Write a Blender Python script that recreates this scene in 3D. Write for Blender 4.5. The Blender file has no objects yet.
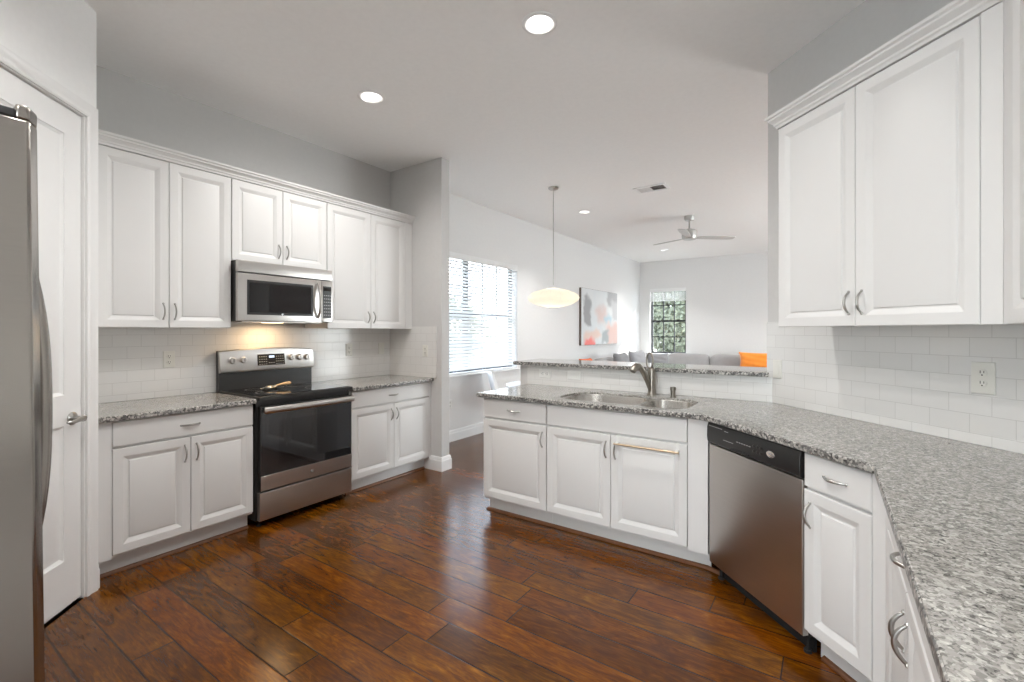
import bpy, bmesh, math, random
from mathutils import Vector, Matrix
from mathutils.geometry import tessellate_polygon

# ------------------------------------------------------------------ camera, world, sun, exposure
SC = bpy.context.scene
COL = SC.collection
PI = math.pi
CAM_H = 1.373
cam_d = bpy.data.cameras.new('camera')
cam_d.sensor_width = 36.0
cam_d.sensor_fit = 'HORIZONTAL'
cam_d.lens = 463.0 / 1024.0 * 36.0
cam_d.shift_y = -(341.0 - 331.0) / 1024.0
cam_d.clip_start = 0.02
cam = bpy.data.objects.new('camera', cam_d)
COL.objects.link(cam)
cam.location = (0, 0, CAM_H)
cam.rotation_euler = (PI / 2, 0, math.radians(34.36))
SC.camera = cam

world = bpy.data.worlds.new('sky')
SC.world = world
world.use_nodes = True
wn = world.node_tree
wn.nodes.clear()
w_out = wn.nodes.new('ShaderNodeOutputWorld')
w_bg = wn.nodes.new('ShaderNodeBackground')
# bright hazy sky: white towards the horizon, pale blue overhead
w_co = wn.nodes.new('ShaderNodeTexCoord')
w_sep = wn.nodes.new('ShaderNodeSeparateXYZ')
w_ramp = wn.nodes.new('ShaderNodeValToRGB')
w_ramp.color_ramp.elements[0].position = 0.0
w_ramp.color_ramp.elements[0].color = (0.95, 0.97, 1.0, 1)
w_ramp.color_ramp.elements[1].position = 0.7
w_ramp.color_ramp.elements[1].color = (0.55, 0.72, 1.0, 1)
w_bg.inputs['Strength'].default_value = 8.0
wn.links.new(w_co.outputs['Generated'], w_sep.inputs[0])
wn.links.new(w_sep.outputs[2], w_ramp.inputs[0])
wn.links.new(w_ramp.outputs[0], w_bg.inputs['Color'])
wn.links.new(w_bg.outputs[0], w_out.inputs['Surface'])

sun_d = bpy.data.lights.new('sun', 'SUN')
sun_d.energy = 22.0
sun_d.angle = math.radians(0.6)
sun_d.color = (1.0, 0.95, 0.88)
sun = bpy.data.objects.new('sun', sun_d)
COL.objects.link(sun)
sun.rotation_euler = Vector((-0.23, -0.35, -0.28)).to_track_quat('-Z', 'Y').to_euler()

SC.view_settings.view_transform = 'Standard'
SC.view_settings.look = 'None'
SC.view_settings.gamma = 1.0
SC.view_settings.use_curve_mapping = False
SC.view_settings.exposure = 0.03

def fill_light(name, loc, rot, w, h, watts, col=(0.97, 0.985, 1.0)):
    """added area fill, set just outside the glass of an unseen opening"""
    d = bpy.data.lights.new(name, 'AREA'); d.shape = 'RECTANGLE'; d.size = w; d.size_y = h; d.energy = watts; d.color = col
    o = bpy.data.objects.new(name, d); COL.objects.link(o); o.location = loc; o.rotation_euler = rot
fill_light('fill_living', (2.3 + .20, 11.30 - 3.6, 1.21), (0, PI / 2, 0), 2.3, 2.7, 108.0)  # added fill for the living room
fill_light('fill_back', (0.81 - 1.05, -3.20, 1.2), (PI / 2, 0, 0), 1.9, 2.2, 48.0)  # added fill from behind the camera
SPOT_W = 68.0            # kitchen downlights
SPOT_LIVING_W = 92.0
SPOT_COL = (1.0, 0.975, 0.945)

# ------------------------------------------------------------------ material helpers
class NT:
    def __init__(s, name):
        s.m = bpy.data.materials.new(name)
        s.m.use_nodes = True
        s.t = s.m.node_tree
        s.t.nodes.clear()
        s.out = s.n('ShaderNodeOutputMaterial')
    def n(s, kind, **kw):
        x = s.t.nodes.new(kind)
        for k, v in kw.items():
            setattr(x, k, v)
        return x
    def put(s, sock, v):
        if hasattr(v, 'links') or isinstance(v, bpy.types.NodeSocket):
            s.t.links.new(v, sock)
        elif isinstance(v, (tuple, list)) and sock.type == 'RGBA' and len(v) == 3:
            sock.default_value = (*v, 1)
        else:
            sock.default_value = v
    def math(s, op, a, b=0.0, c=None):
        x = s.n('ShaderNodeMath', operation=op)
        s.put(x.inputs[0], a); s.put(x.inputs[1], b)
        if c is not None: s.put(x.inputs[2], c)
        return x.outputs[0]
    def mix(s, f, a, b, blend='MIX'):
        x = s.n('ShaderNodeMix', data_type='RGBA', blend_type=blend)
        s.put(x.inputs[0], f); s.put(x.inputs[6], a); s.put(x.inputs[7], b)
        return x.outputs[2]
    def coord(s, which='Object'):
        return s.n('ShaderNodeTexCoord').outputs[which]
    def geo(s):
        return s.n('ShaderNodeNewGeometry').outputs['Position']
    def mapping(s, v, scale=(1, 1, 1), loc=(0, 0, 0), rot=(0, 0, 0)):
        x = s.n('ShaderNodeMapping')
        s.put(x.inputs['Vector'], v)
        x.inputs['Scale'].default_value = scale
        x.inputs['Location'].default_value = loc
        x.inputs['Rotation'].default_value = rot
        return x.outputs[0]
    def noise(s, v, scale, detail=3.0, rough=0.5, dist=0.0):
        x = s.n('ShaderNodeTexNoise')
        if v is not None: s.put(x.inputs['Vector'], v)
        x.inputs['Scale'].default_value = scale
        x.inputs['Detail'].default_value = detail
        x.inputs['Roughness'].default_value = rough
        x.inputs['Distortion'].default_value = dist
        return x.outputs['Fac']
    def voro(s, v, scale, feature='F1', out='Distance', rand=1.0):
        x = s.n('ShaderNodeTexVoronoi', feature=feature)
        s.put(x.inputs['Vector'], v)
        x.inputs['Scale'].default_value = scale
        x.inputs['Randomness'].default_value = rand
        return x.outputs[out]
    def ramp(s, f, stops, interp='LINEAR'):
        x = s.n('ShaderNodeValToRGB')
        x.color_ramp.interpolation = interp
        e = x.color_ramp.elements
        while len(e) < len(stops): e.new(0.5)
        for i, (p, c) in enumerate(stops):
            e[i].position = p
            e[i].color = (*c, 1) if len(c) == 3 else c
        s.put(x.inputs[0], f)
        return x.outputs[0]
    def sep(s, v):
        x = s.n('ShaderNodeSeparateXYZ'); s.put(x.inputs[0], v); return x.outputs
    def comb(s, a, b, c):
        x = s.n('ShaderNodeCombineXYZ')
        s.put(x.inputs[0], a); s.put(x.inputs[1], b); s.put(x.inputs[2], c)
        return x.outputs[0]
    def white(s, v):
        x = s.n('ShaderNodeTexWhiteNoise', noise_dimensions='3D'); s.put(x.inputs['Vector'], v)
        return x.outputs
    def bump(s, h, strength=0.2, dist=0.002, normal=None):
        x = s.n('ShaderNodeBump')
        x.inputs['Strength'].default_value = strength
        x.inputs['Distance'].default_value = dist
        s.put(x.inputs['Height'], h)
        if normal is not None: s.put(x.inputs['Normal'], normal)
        return x.outputs[0]
    def bsdf(s, **kw):
        b = s.n('ShaderNodeBsdfPrincipled')
        for k, v in kw.items():
            s.put(b.inputs[k.replace('_', ' ')], v)
        s.t.links.new(b.outputs[0], s.out.inputs['Surface'])
        return b

M = {}
def plain(name, col, rough=0.5, metal=0.0, spec=0.5, vary=0.03, scale=30.0, bump=0.0, bscale=200.0, **kw):
    t = NT(name)
    v = t.coord()
    f = t.noise(v, scale, 3.0)
    a = tuple(max(0, c * (1 - vary)) for c in col); b = tuple(min(1, c * (1 + vary)) for c in col)
    args = dict(Base_Color=t.mix(f, a, b), Roughness=rough, Metallic=metal, Specular_IOR_Level=spec)
    if bump:
        args['Normal'] = t.bump(t.noise(v, bscale, 4.0), bump, 0.002)
    args.update(kw)
    t.bsdf(**args)
    M[name] = t.m
    return t.m

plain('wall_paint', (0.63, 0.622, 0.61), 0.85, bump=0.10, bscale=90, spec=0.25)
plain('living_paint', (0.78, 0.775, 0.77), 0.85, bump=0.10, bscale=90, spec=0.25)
plain('wall_paint_lit', (0.93, 0.93, 0.925), 0.8, bump=0.10, bscale=90, spec=0.25)  # same wall paint, whitened to stand for stronger light on the pantry walls
plain('ceiling_paint', (0.94, 0.935, 0.925), 0.9, bump=0.15, bscale=60, spec=0.2)
plain('trim_white', (0.86, 0.86, 0.855), 0.35, vary=0.01)
plain('cabinet_white', (0.75, 0.745, 0.735), 0.45, vary=0.012, scale=6)
plain('cabinet_inside', (0.62, 0.60, 0.57), 0.6)
plain('plastic_white', (0.80, 0.80, 0.78), 0.3, vary=0.01)
plain('plate_almond', (0.76, 0.75, 0.70), 0.35, vary=0.01)
plain('slot_dark', (0.03, 0.03, 0.03), 0.6)
plain('nickel', (0.46, 0.45, 0.43), 0.3, 1.0, vary=0.05)
plain('faucet_nickel', (0.31, 0.285, 0.25), 0.32, 1.0, vary=0.06)
plain('brass', (0.66, 0.53, 0.37), 0.38, 1.0, vary=0.05)
plain('black_plastic', (0.018, 0.018, 0.018), 0.28, vary=0.1)
plain('black_metal', (0.025, 0.024, 0.023), 0.35, vary=0.1)
plain('black_rough', (0.012, 0.012, 0.012), 0.75)
plain('dark_gasket', (0.03, 0.03, 0.032), 0.6)
plain('black_glass', (0.008, 0.008, 0.009), 0.04, vary=0.0, spec=0.7)
plain('oven_glass', (0.020, 0.020, 0.022), 0.05, vary=0.0, spec=0.8)
plain('grey_mark', (0.35, 0.35, 0.35), 0.5)
plain('badge_silver', (0.75, 0.75, 0.76), 0.25, 0.8)
plain('badge_grey', (0.22, 0.21, 0.20), 0.35, 0.8)
plain('shoe_wood', (0.16, 0.065, 0.028), 0.35, vary=0.3)
plain('sofa_fabric', (0.38, 0.37, 0.37), 0.95, vary=0.08, scale=12, bump=0.3, bscale=700, Sheen_Weight=0.3)
plain('grey_throw', (0.46, 0.46, 0.48), 0.95, vary=0.15, scale=15, bump=0.4, bscale=300)
plain('dark_throw', (0.30, 0.30, 0.31), 0.95, vary=0.15, scale=15, bump=0.4, bscale=300)
plain('orange_fabric', (0.90, 0.26, 0.02), 0.8, vary=0.2, scale=14, bump=0.3, bscale=300, Sheen_Weight=0.4)
plain('coral_fabric', (0.75, 0.17, 0.06), 0.8, vary=0.2, scale=14)
plain('table_white', (0.85, 0.85, 0.85), 0.2, vary=0.005)
plain('wood_leg', (0.45, 0.28, 0.14), 0.4, vary=0.15)
plain('tan_wood', (0.70, 0.45, 0.22), 0.4, vary=0.15)
plain('blind_white', (0.84, 0.84, 0.84), 0.45, vary=0.01)
plain('window_bronze', (0.025, 0.026, 0.028), 0.4, vary=0.1)
plain('fan_silver', (0.52, 0.51, 0.49), 0.35, 0.6)
plain('fan_blade', (0.60, 0.59, 0.57), 0.45)
plain('canvas_edge', (0.16, 0.12, 0.10), 0.7)
plain('bark', (0.10, 0.07, 0.05), 0.9, vary=0.3)
plain('dirt_lawn', (0.20, 0.24, 0.10), 0.95, vary=0.4, scale=3)
plain('bounce_ground', (0.50, 0.48, 0.44), 0.9, vary=0.15, scale=3)  # pale outdoor ground, set bright to bounce light up to the ceiling
plain('exterior', (0.6, 0.56, 0.5), 0.9)
plain('vent_dark', (0.12, 0.12, 0.12), 0.8)

def stainless(name, col, rough, horizontal=True, streak=0.05):
    t = NT(name)
    v = t.coord()
    sc = (2, 2, 160) if horizontal else (160, 160, 2)
    f = t.noise(t.mapping(v, sc), 1.0, 3.0)
    a = tuple(c * (1 - streak) for c in col); b = tuple(min(1, c * (1 + streak)) for c in col)
    t.bsdf(Base_Color=t.mix(f, a, b), Metallic=1.0, Roughness=t.math('ADD', rough - 0.05, t.math('MULTIPLY', f, 0.03)), Anisotropic=0.4
           )
    M[name] = t.m
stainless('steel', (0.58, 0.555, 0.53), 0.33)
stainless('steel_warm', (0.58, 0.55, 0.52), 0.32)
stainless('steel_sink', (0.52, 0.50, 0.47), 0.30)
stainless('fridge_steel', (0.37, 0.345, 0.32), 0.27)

def emit(name, col, strength):
    t = NT(name)
    e = t.n('ShaderNodeEmission')
    e.inputs[0].default_value = (*col, 1); e.inputs[1].default_value = strength
    t.t.links.new(e.outputs[0], t.out.inputs['Surface'])
    M[name] = t.m
emit('lamp_lens', (1.0, 0.97, 0.92), 9.0)
emit('display_lit', (0.75, 0.85, 1.0), 1.6)
emit('hood_lens', (1.0, 0.72, 0.42), 8.0)

# window glass: mostly clear, with a Fresnel gloss
t = NT('window_glass')
tr = t.n('ShaderNodeBsdfTransparent'); tr.inputs[0].default_value = (0.96, 0.98, 0.97, 1)
gl = t.n('ShaderNodeBsdfGlossy'); gl.inputs['Roughness'].default_value = 0.01
lw = t.n('ShaderNodeLayerWeight'); lw.inputs[0].default_value = 0.5
fr = t.n('ShaderNodeMath', operation='MULTIPLY_ADD')
t.put(fr.inputs[0], t.math('POWER', lw.outputs['Facing'], 5.0)); fr.inputs[1].default_value = 0.9; fr.inputs[2].default_value = 0.03
mx = t.n('ShaderNodeMixShader')
t.t.links.new(fr.outputs[0], mx.inputs[0]); t.t.links.new(tr.outputs[0], mx.inputs[1]); t.t.links.new(gl.outputs[0], mx.inputs[2])
t.t.links.new(mx.outputs[0], t.out.inputs['Surface'])
M['window_glass'] = t.m

# pendant shade: translucent stretched skin, lit by the bulb inside
t = NT('pendant_skin')
v = t.coord()
b = t.n('ShaderNodeBsdfPrincipled')
t.put(b.inputs['Base Color'], t.mix(t.noise(v, 25, 3), (0.88, 0.82, 0.70), (0.94, 0.89, 0.80)))
b.inputs['Roughness'].default_value = 0.7
tl = t.n('ShaderNodeBsdfTranslucent'); tl.inputs[0].default_value = (0.92, 0.86, 0.77, 1)
mx = t.n('ShaderNodeMixShader'); mx.inputs[0].default_value = 0.55
t.t.links.new(b.outputs[0], mx.inputs[1]); t.t.links.new(tl.outputs[0], mx.inputs[2])
t.t.links.new(mx.outputs[0], t.out.inputs['Surface'])
M['pendant_skin'] = t.m

# leaves
def leaf_mat(name, c1, c2):
    t = NT(name)
    r = t.white(t.mapping(t.geo(), (9, 9, 9)))
    rr = t.noise(t.geo(), 7.0, 4.0)
    c = t.mix(rr, c1, c2)
    b = t.n('ShaderNodeBsdfDiffuse'); t.put(b.inputs[0], c)
    tl = t.n('ShaderNodeBsdfTranslucent'); t.put(tl.inputs[0], c)
    mx = t.n('ShaderNodeMixShader'); mx.inputs[0].default_value = 0.45
    t.t.links.new(b.outputs[0], mx.inputs[1]); t.t.links.new(tl.outputs[0], mx.inputs[2])
    t.t.links.new(mx.outputs[0], t.out.inputs['Surface'])
    M[name] = t.m
leaf_mat('leaf_green', (0.07, 0.08, 0.055), (0.27, 0.285, 0.20))
leaf_mat('leaf_pale', (0.10, 0.11, 0.08), (0.38, 0.39, 0.28))

# white subway tile: local x along the wall, z up
t = NT('subway_tile')
v = t.coord()
s = t.sep(v)
vv = t.comb(s[0], s[2], 0.0)
br = t.n('ShaderNodeTexBrick')
t.put(br.inputs['Vector'], vv)
br.inputs['Scale'].default_value = 1.0
br.inputs['Brick Width'].default_value = 0.1545
br.inputs['Row Height'].default_value = 0.0790
br.inputs['Mortar Size'].default_value = 0.0014
br.inputs['Mortar Smooth'].default_value = 0.3
br.inputs['Color1'].default_value = (0.76, 0.752, 0.735, 1)
br.inputs['Color2'].default_value = (0.79, 0.782, 0.765, 1)
br.inputs['Mortar'].default_value = (0.58, 0.57, 0.55, 1)
wob = t.noise(v, 14.0, 2.0)
hb = t.math('ADD', t.math('MULTIPLY', br.outputs['Fac'], -1.0), t.math('MULTIPLY', wob, 0.5))
t.bsdf(Base_Color=br.outputs['Color'], Roughness=t.math('ADD', 0.16, t.math('MULTIPLY', br.outputs['Fac'], 0.5)),
       Normal=t.bump(hb, 0.35, 0.0015))
M['subway_tile'] = t.m

# speckled grey granite
t = NT('granite')
p = t.geo()
pw = t.n('ShaderNodeVectorMath', operation='ADD')
nz = t.n('ShaderNodeTexNoise'); t.put(nz.inputs['Vector'], p); nz.inputs['Scale'].default_value = 60.0
sc_ = t.n('ShaderNodeVectorMath', operation='SCALE'); t.put(sc_.inputs[0], nz.outputs['Color']); sc_.inputs['Scale'].default_value = 0.012
t.put(pw.inputs[0], p); t.put(pw.inputs[1], sc_.outputs[0])
pv = pw.outputs[0]
cell = t.sep(t.voro(pv, 120.0, out='Color'))
cell2 = t.sep(t.voro(pv, 240.0, out='Color'))
base = t.ramp(cell[0], [(0.0, (0.06, 0.058, 0.054)), (0.20, (0.21, 0.203, 0.188)), (0.42, (0.37, 0.355, 0.33)), (0.75, (0.49, 0.475, 0.445)), (0.95, (0.72, 0.70, 0.66))], 'LINEAR')
fine = t.ramp(cell2[1], [(0.0, (0.018, 0.018, 0.018)), (0.15, (0.12, 0.115, 0.105)), (0.24, (0.38, 0.365, 0.34)), (0.84, (0.48, 0.465, 0.435)), (0.95, (0.78, 0.76, 0.72))], 'CONSTANT')
big = t.noise(pv, 22.0, 3.0)
g = t.mix(0.42, base, fine)
g = t.mix(t.math('MULTIPLY', big, 0.35), g, t.mix(1.0, g, (0.62, 0.61, 0.59), 'MULTIPLY'))
t.bsdf(Base_Color=g, Roughness=0.10, Specular_IOR_Level=0.5)
M['granite'] = t.m
# chiselled front edge: rougher stone, darkened to paint in shade on its upright face
t = NT('granite_edge_shaded')
p = t.geo()
c1 = t.sep(t.voro(p, 110.0, out='Color'))
g = t.ramp(c1[0], [(0.0, (0.04, 0.038, 0.036)), (0.35, (0.12, 0.115, 0.11)), (0.6, (0.26, 0.25, 0.235)), (0.85, (0.45, 0.43, 0.40)), (1.0, (0.6, 0.58, 0.55))])
t.bsdf(Base_Color=g, Roughness=0.3, Normal=t.bump(c1[1], 0.5, 0.004))
M['granite_edge_shaded'] = t.m

# hand-scraped hickory planks along world X
t = NT('plank_floor')
p = t.geo()
s = t.sep(p)
W_, L_ = 0.1565, 1.22
yy = t.math('DIVIDE', t.math('SUBTRACT', s[1], 1.633), W_)
row = t.math('FLOOR', yy)
fy = t.math('FRACT', yy)
rsh = t.white(t.comb(row, 3.7, 1.3))[0]
xx = t.math('DIVIDE', t.math('ADD', s[0], t.math('MULTIPLY', rsh, 3.1)), L_)
colm = t.math('FLOOR', xx)
fx = t.math('FRACT', xx)
cellr = t.white(t.comb(row, colm, 0.5))
r1 = cellr[0]
r3 = t.sep(cellr[1])
def edge(f, size, w):
    d = t.math('MULTIPLY', t.math('MINIMUM', f, t.math('SUBTRACT', 1.0, f)), size)
    return t.math('SUBTRACT', 1.0, t.math('SMOOTH_MIN', t.math('DIVIDE', d, w), 1.0, 0.3))
gap = t.math('MAXIMUM', edge(fy, W_, 0.0055), edge(fx, L_, 0.0045))
gap = t.math('MINIMUM', t.math('MAXIMUM', gap, 0.0), 1.0)
off = t.comb(t.math('MULTIPLY', r1, 31.0), t.math('MULTIPLY', r3[1], 17.0), 0.0)
va = t.n('ShaderNodeVectorMath', operation='ADD'); t.put(va.inputs[0], p); t.put(va.inputs[1], off)
pg = va.outputs[0]
grain = t.noise(t.mapping(pg, (2.2, 24.0, 1)), 1.0, 6.0, 0.62, 1.2)
fig = t.noise(t.mapping(pg, (4.5, 17.0, 1)), 1.0, 7.0, 0.66, 1.4)
finegr = t.noise(t.mapping(pg, (11.0, 120.0, 1)), 1.0, 4.0, 0.6, 0.6)
blot = t.noise(pg, 3.2, 3.0, 0.6, 0.6)
c = t.ramp(fig, [(0.25, (0.050, 0.016, 0.006)), (0.42, (0.135, 0.047, 0.015)), (0.57, (0.225, 0.086, 0.027)), (0.75, (0.365, 0.162, 0.053))])
c = t.mix(t.math('MULTIPLY', t.math('SUBTRACT', 1.0, grain), 0.52), c, (0.060, 0.021, 0.009))
c = t.mix(t.ramp(finegr, [(0.40, (0.55, 0.55, 0.55)), (0.60, (0.0, 0.0, 0.0))]), c, (0.05, 0.02, 0.01))
hs = t.n('ShaderNodeHueSaturation')
t.put(hs.inputs['Color'], c)
t.put(hs.inputs['Value'], t.math('ADD', 0.72, t.math('MULTIPLY', r3[0], 0.62)))
t.put(hs.inputs['Hue'], t.math('ADD', 0.497, t.math('MULTIPLY', r3[2], 0.012)))
hs.inputs['Saturation'].default_value = 1.14
c = t.mix(t.ramp(blot, [(0.45, (0, 0, 0)), (0.75, (0.40, 0.40, 0.40))]), hs.outputs[0], (0.065, 0.028, 0.015))
c = t.mix(gap, c, (0.012, 0.006, 0.004))
scr = t.noise(t.mapping(pg, (16.0, 3.5, 1)), 1.0, 2.0, 0.5, 0.5)
h = t.math('ADD', t.math('MULTIPLY', scr, 0.55), t.math('MULTIPLY', finegr, 0.10))
h = t.math('SUBTRACT', h, t.math('MULTIPLY', gap, 1.2))
t.bsdf(Base_Color=c, Roughness=t.math('ADD', 0.17, t.math('MULTIPLY', grain, 0.10)), Specular_IOR_Level=0.40,
       Normal=t.bump(h, 0.13, 0.003))
M['plank_floor'] = t.m

# loose abstract canvas: greys, white, pale blue, coral
t = NT('abstract_canvas')
s = t.sep(t.coord())
u = t.math('ADD', s[0], t.math('MULTIPLY', t.math('SUBTRACT', t.noise(t.coord(), 4.0, 4.0), 0.5), 0.35))
z = t.math('ADD', s[2], t.math('MULTIPLY', t.math('SUBTRACT', t.noise(t.mapping(t.coord(), (1, 1, 1), (5, 2, 7)), 4.5, 4.0), 0.5), 0.30))
def patch(x0, x1, z0, z1, soft=0.04):
    def st(v, e, sgn):
        m = t.n('ShaderNodeMapRange', interpolation_type='SMOOTHSTEP')
        t.put(m.inputs[0], v)
        m.inputs[1].default_value = e - soft; m.inputs[2].default_value = e + soft
        m.inputs[3].default_value = 0.0 if sgn > 0 else 1.0
        m.inputs[4].default_value = 1.0 if sgn > 0 else 0.0
        return m.outputs[0]
    a = t.math('MULTIPLY', st(u, x0, 1), st(u, x1, -1))
    b_ = t.math('MULTIPLY', st(z, z0, 1), st(z, z1, -1))
    return t.math('MULTIPLY', a, b_)
c = t.mix(t.noise(t.coord(), 3.0, 5.0), (0.66, 0.70, 0.73), (0.80, 0.80, 0.79))
for (x0, x1, z0, z1, col, soft) in [
    (0.12, 0.42, 0.40, 0.95, (0.36, 0.36, 0.37), 0.05), (1.25, 1.85, 0.78, 1.2, (0.42, 0.42, 0.43), 0.07),
    (1.5, 1.85, 0.5, 0.9, (0.55, 0.55, 0.56), 0.06), (0.7, 1.2, 0.45, 0.75, (0.72, 0.58, 0.55), 0.12),
    (0.15, 0.6, -0.1, 0.18, (0.85, 0.22, 0.20), 0.06), (0.1, 0.9, 0.12, 0.27, (0.80, 0.62, 0.55), 0.06),
    (1.2, 1.85, -0.05, 0.42, (0.76, 0.55, 0.50), 0.10), (0.95, 1.25, 0.02, 0.30, (0.42, 0.45, 0.46), 0.05),
    (1.1, 1.45, 0.45, 0.60, (0.50, 0.62, 0.68), 0.06)]:
    c = t.mix(patch(x0, x1, z0, z1, soft), c, col)
t.bsdf(Base_Color=c, Roughness=0.6, Normal=t.bump(t.noise(t.coord(), 40, 3), 0.2, 0.002))
M['abstract_canvas'] = t.m

# ------------------------------------------------------------------ mesh helpers
class MB:
    def __init__(s):
        s.v = []; s.f = []
    def add(s, vs, fs):
        k = len(s.v)
        s.v += [Vector(x) for x in vs]
        s.f += [tuple(i + k for i in f) for f in fs]
        return s
    def box(s, x0, x1, y0, y1, z0, z1):
        if x0 > x1: x0, x1 = x1, x0
        if y0 > y1: y0, y1 = y1, y0
        if z0 > z1: z0, z1 = z1, z0
        return s.add([(x0, y0, z0), (x1, y0, z0), (x1, y1, z0), (x0, y1, z0), (x0, y0, z1), (x1, y0, z1), (x1, y1, z1), (x0, y1, z1)],
                     [(0, 3, 2, 1), (4, 5, 6, 7), (0, 1, 5, 4), (1, 2, 6, 5), (2, 3, 7, 6), (3, 0, 4, 7)])
    def prism(s, poly, z0, z1, holes=(), bottom=True, top=True):
        loops = [list(poly)] + [list(h) for h in holes]
        flat = [p for l in loops for p in l]
        n = len(flat)
        tris = tessellate_polygon([[Vector((p[0], p[1], 0)) for p in l] for l in loops])
        vs = [(p[0], p[1], z0) for p in flat] + [(p[0], p[1], z1) for p in flat]
        fs = []
        for a, b, c in tris:
            A, B, C_ = flat[a], flat[b], flat[c]
            if (B[0] - A[0]) * (C_[1] - A[1]) - (B[1] - A[1]) * (C_[0] - A[0]) < 0: b, c = c, b
            if top: fs.append((n + a, n + b, n + c))
            if bottom: fs.append((a, c, b))
        k = 0
        for li, l in enumerate(loops):
            ar = sum(l[i][0] * l[(i + 1) % len(l)][1] - l[(i + 1) % len(l)][0] * l[i][1] for i in range(len(l)))
            fwd = (ar > 0) == (li == 0)
            for i in range(len(l)):
                a, b = k + i, k + (i + 1) % len(l)
                if not fwd: a, b = b, a
                fs.append((a, b, n + b, n + a))
            k += len(l)
        return s.add(vs, fs)
    def tube(s, pts, r, n=10, cap=True, flat=(1, 1)):
        pts = [Vector(p) for p in pts]
        rs = r if isinstance(r, (list, tuple)) else [r] * len(pts)
        vs = []; fs = []
        up = None
        for i, p in enumerate(pts):
            d = (pts[min(i + 1, len(pts) - 1)] - pts[max(i - 1, 0)]).normalized()
            if up is None:
                up = Vector((0, 0, 1)) if abs(d.z) < 0.9 else Vector((1, 0, 0))
            a = (up - d * up.dot(d)).normalized(); up = a
            b = d.cross(a)
            for k in range(n):
                t_ = 2 * PI * k / n
                vs.append(p + a * (math.cos(t_) * rs[i] * flat[0]) + b * (math.sin(t_) * rs[i] * flat[1]))
        for i in range(len(pts) - 1):
            for k in range(n):
                fs.append((i * n + k, i * n + (k + 1) % n, (i + 1) * n + (k + 1) % n, (i + 1) * n + k))
        if cap:
            fs.append(tuple(reversed(range(n)))); fs.append(tuple((len(pts) - 1) * n + k for k in range(n)))
        return s.add(vs, fs)
    def lathe(s, prof, c=(0, 0, 0), n=24, axis='z', cap=True):
        vs = []; fs = []
        for (r, h) in prof:
            for k in range(n):
                t_ = 2 * PI * k / n
                a, b = r * math.cos(t_), r * math.sin(t_)
                p = {'z': (a, b, h), 'y': (a, -h, b), 'x': (h, a, b)}[axis]
                vs.append((c[0] + p[0], c[1] + p[1], c[2] + p[2]))
        m = len(prof)
        for i in range(m - 1):
            for k in range(n):
                fs.append((i * n + k, i * n + (k + 1) % n, (i + 1) * n + (k + 1) % n, (i + 1) * n + k))
        if cap:
            fs.append(tuple(reversed(range(n)))); fs.append(tuple((m - 1) * n + k for k in range(n)))
        return s.add(vs, fs)
    def rings(s, x0, x1, z0, z1, steps, close=True, back=None):
        """stepped panel facing -y: steps = (inset, y) from the outer back edge to the middle"""
        vs = []; fs = []
        for (i, y) in steps:
            vs += [(x0 + i, y, z0 + i), (x1 - i, y, z0 + i), (x1 - i, y, z1 - i), (x0 + i, y, z1 - i)]
        for j in range(len(steps) - 1):
            for k in range(4):
                fs.append((j * 4 + k, j * 4 + (k + 1) % 4, j * 4 + 4 + (k + 1) % 4, j * 4 + 4 + k))
        if close: fs.append(tuple(len(vs) - 4 + k for k in range(4)))
        fs.append((3, 2, 1, 0))
        return s.add(vs, fs)
    def sweep(s, path, prof, closed=False, plane='xy'):
        """mitred moulding: path 2D, prof (offset to the right of travel, height)"""
        P = [Vector(p) for p in path]; n = len(P); vs = []; fs = []; m = len(prof)
        for i in range(n):
            if closed: a, b = P[i - 1], P[(i + 1) % n]
            else: a, b = P[max(i - 1, 0)], P[min(i + 1, n - 1)]
            d1 = (P[i] - a).normalized() if (closed or i > 0) else (b - P[i]).normalized()
            d2 = (b - P[i]).normalized() if (closed or i < n - 1) else d1
            n1 = Vector((d1.y, -d1.x)); n2 = Vector((d2.y, -d2.x))
            mt = (n1 + n2).normalized(); k = 1.0 / max(0.25, mt.dot(n1))
            for (o, h) in prof:
                q = P[i] + mt * (o * k)
                vs.append((q.x, q.y, h) if plane == 'xy' else (q.x, -h, q.y))
        segs = n if closed else n - 1
        for i in range(segs):
            j = (i + 1) % n
            for k in range(m):
                k2 = (k + 1) % m
                fs.append((i * m + k, j * m + k, j * m + k2, i * m + k2))
        if not closed:
            fs.append(tuple(range(m))); fs.append(tuple(reversed([(n - 1) * m + k for k in range(m)])))
        return s.add(vs, fs)
    def ell(s, c, r, nu=16, nv=10, fn=None):
        vs = []; fs = []
        for j in range(nv + 1):
            ph = -PI / 2 + PI * j / nv
            for i in range(nu):
                th = 2 * PI * i / nu
                p = Vector((math.cos(ph) * math.cos(th), math.cos(ph) * math.sin(th), math.sin(ph)))
                if fn: p = fn(p)
                vs.append((c[0] + p.x * r[0], c[1] + p.y * r[1], c[2] + p.z * r[2]))
        for j in range(nv):
            for i in range(nu):
                fs.append((j * nu + i, j * nu + (i + 1) % nu, (j + 1) * nu + (i + 1) % nu, (j + 1) * nu + i))
        return s.add(vs, fs)
    def xf(s, mat, start=0):
        for i in range(start, len(s.v)): s.v[i] = mat @ s.v[i]
        return s
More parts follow.
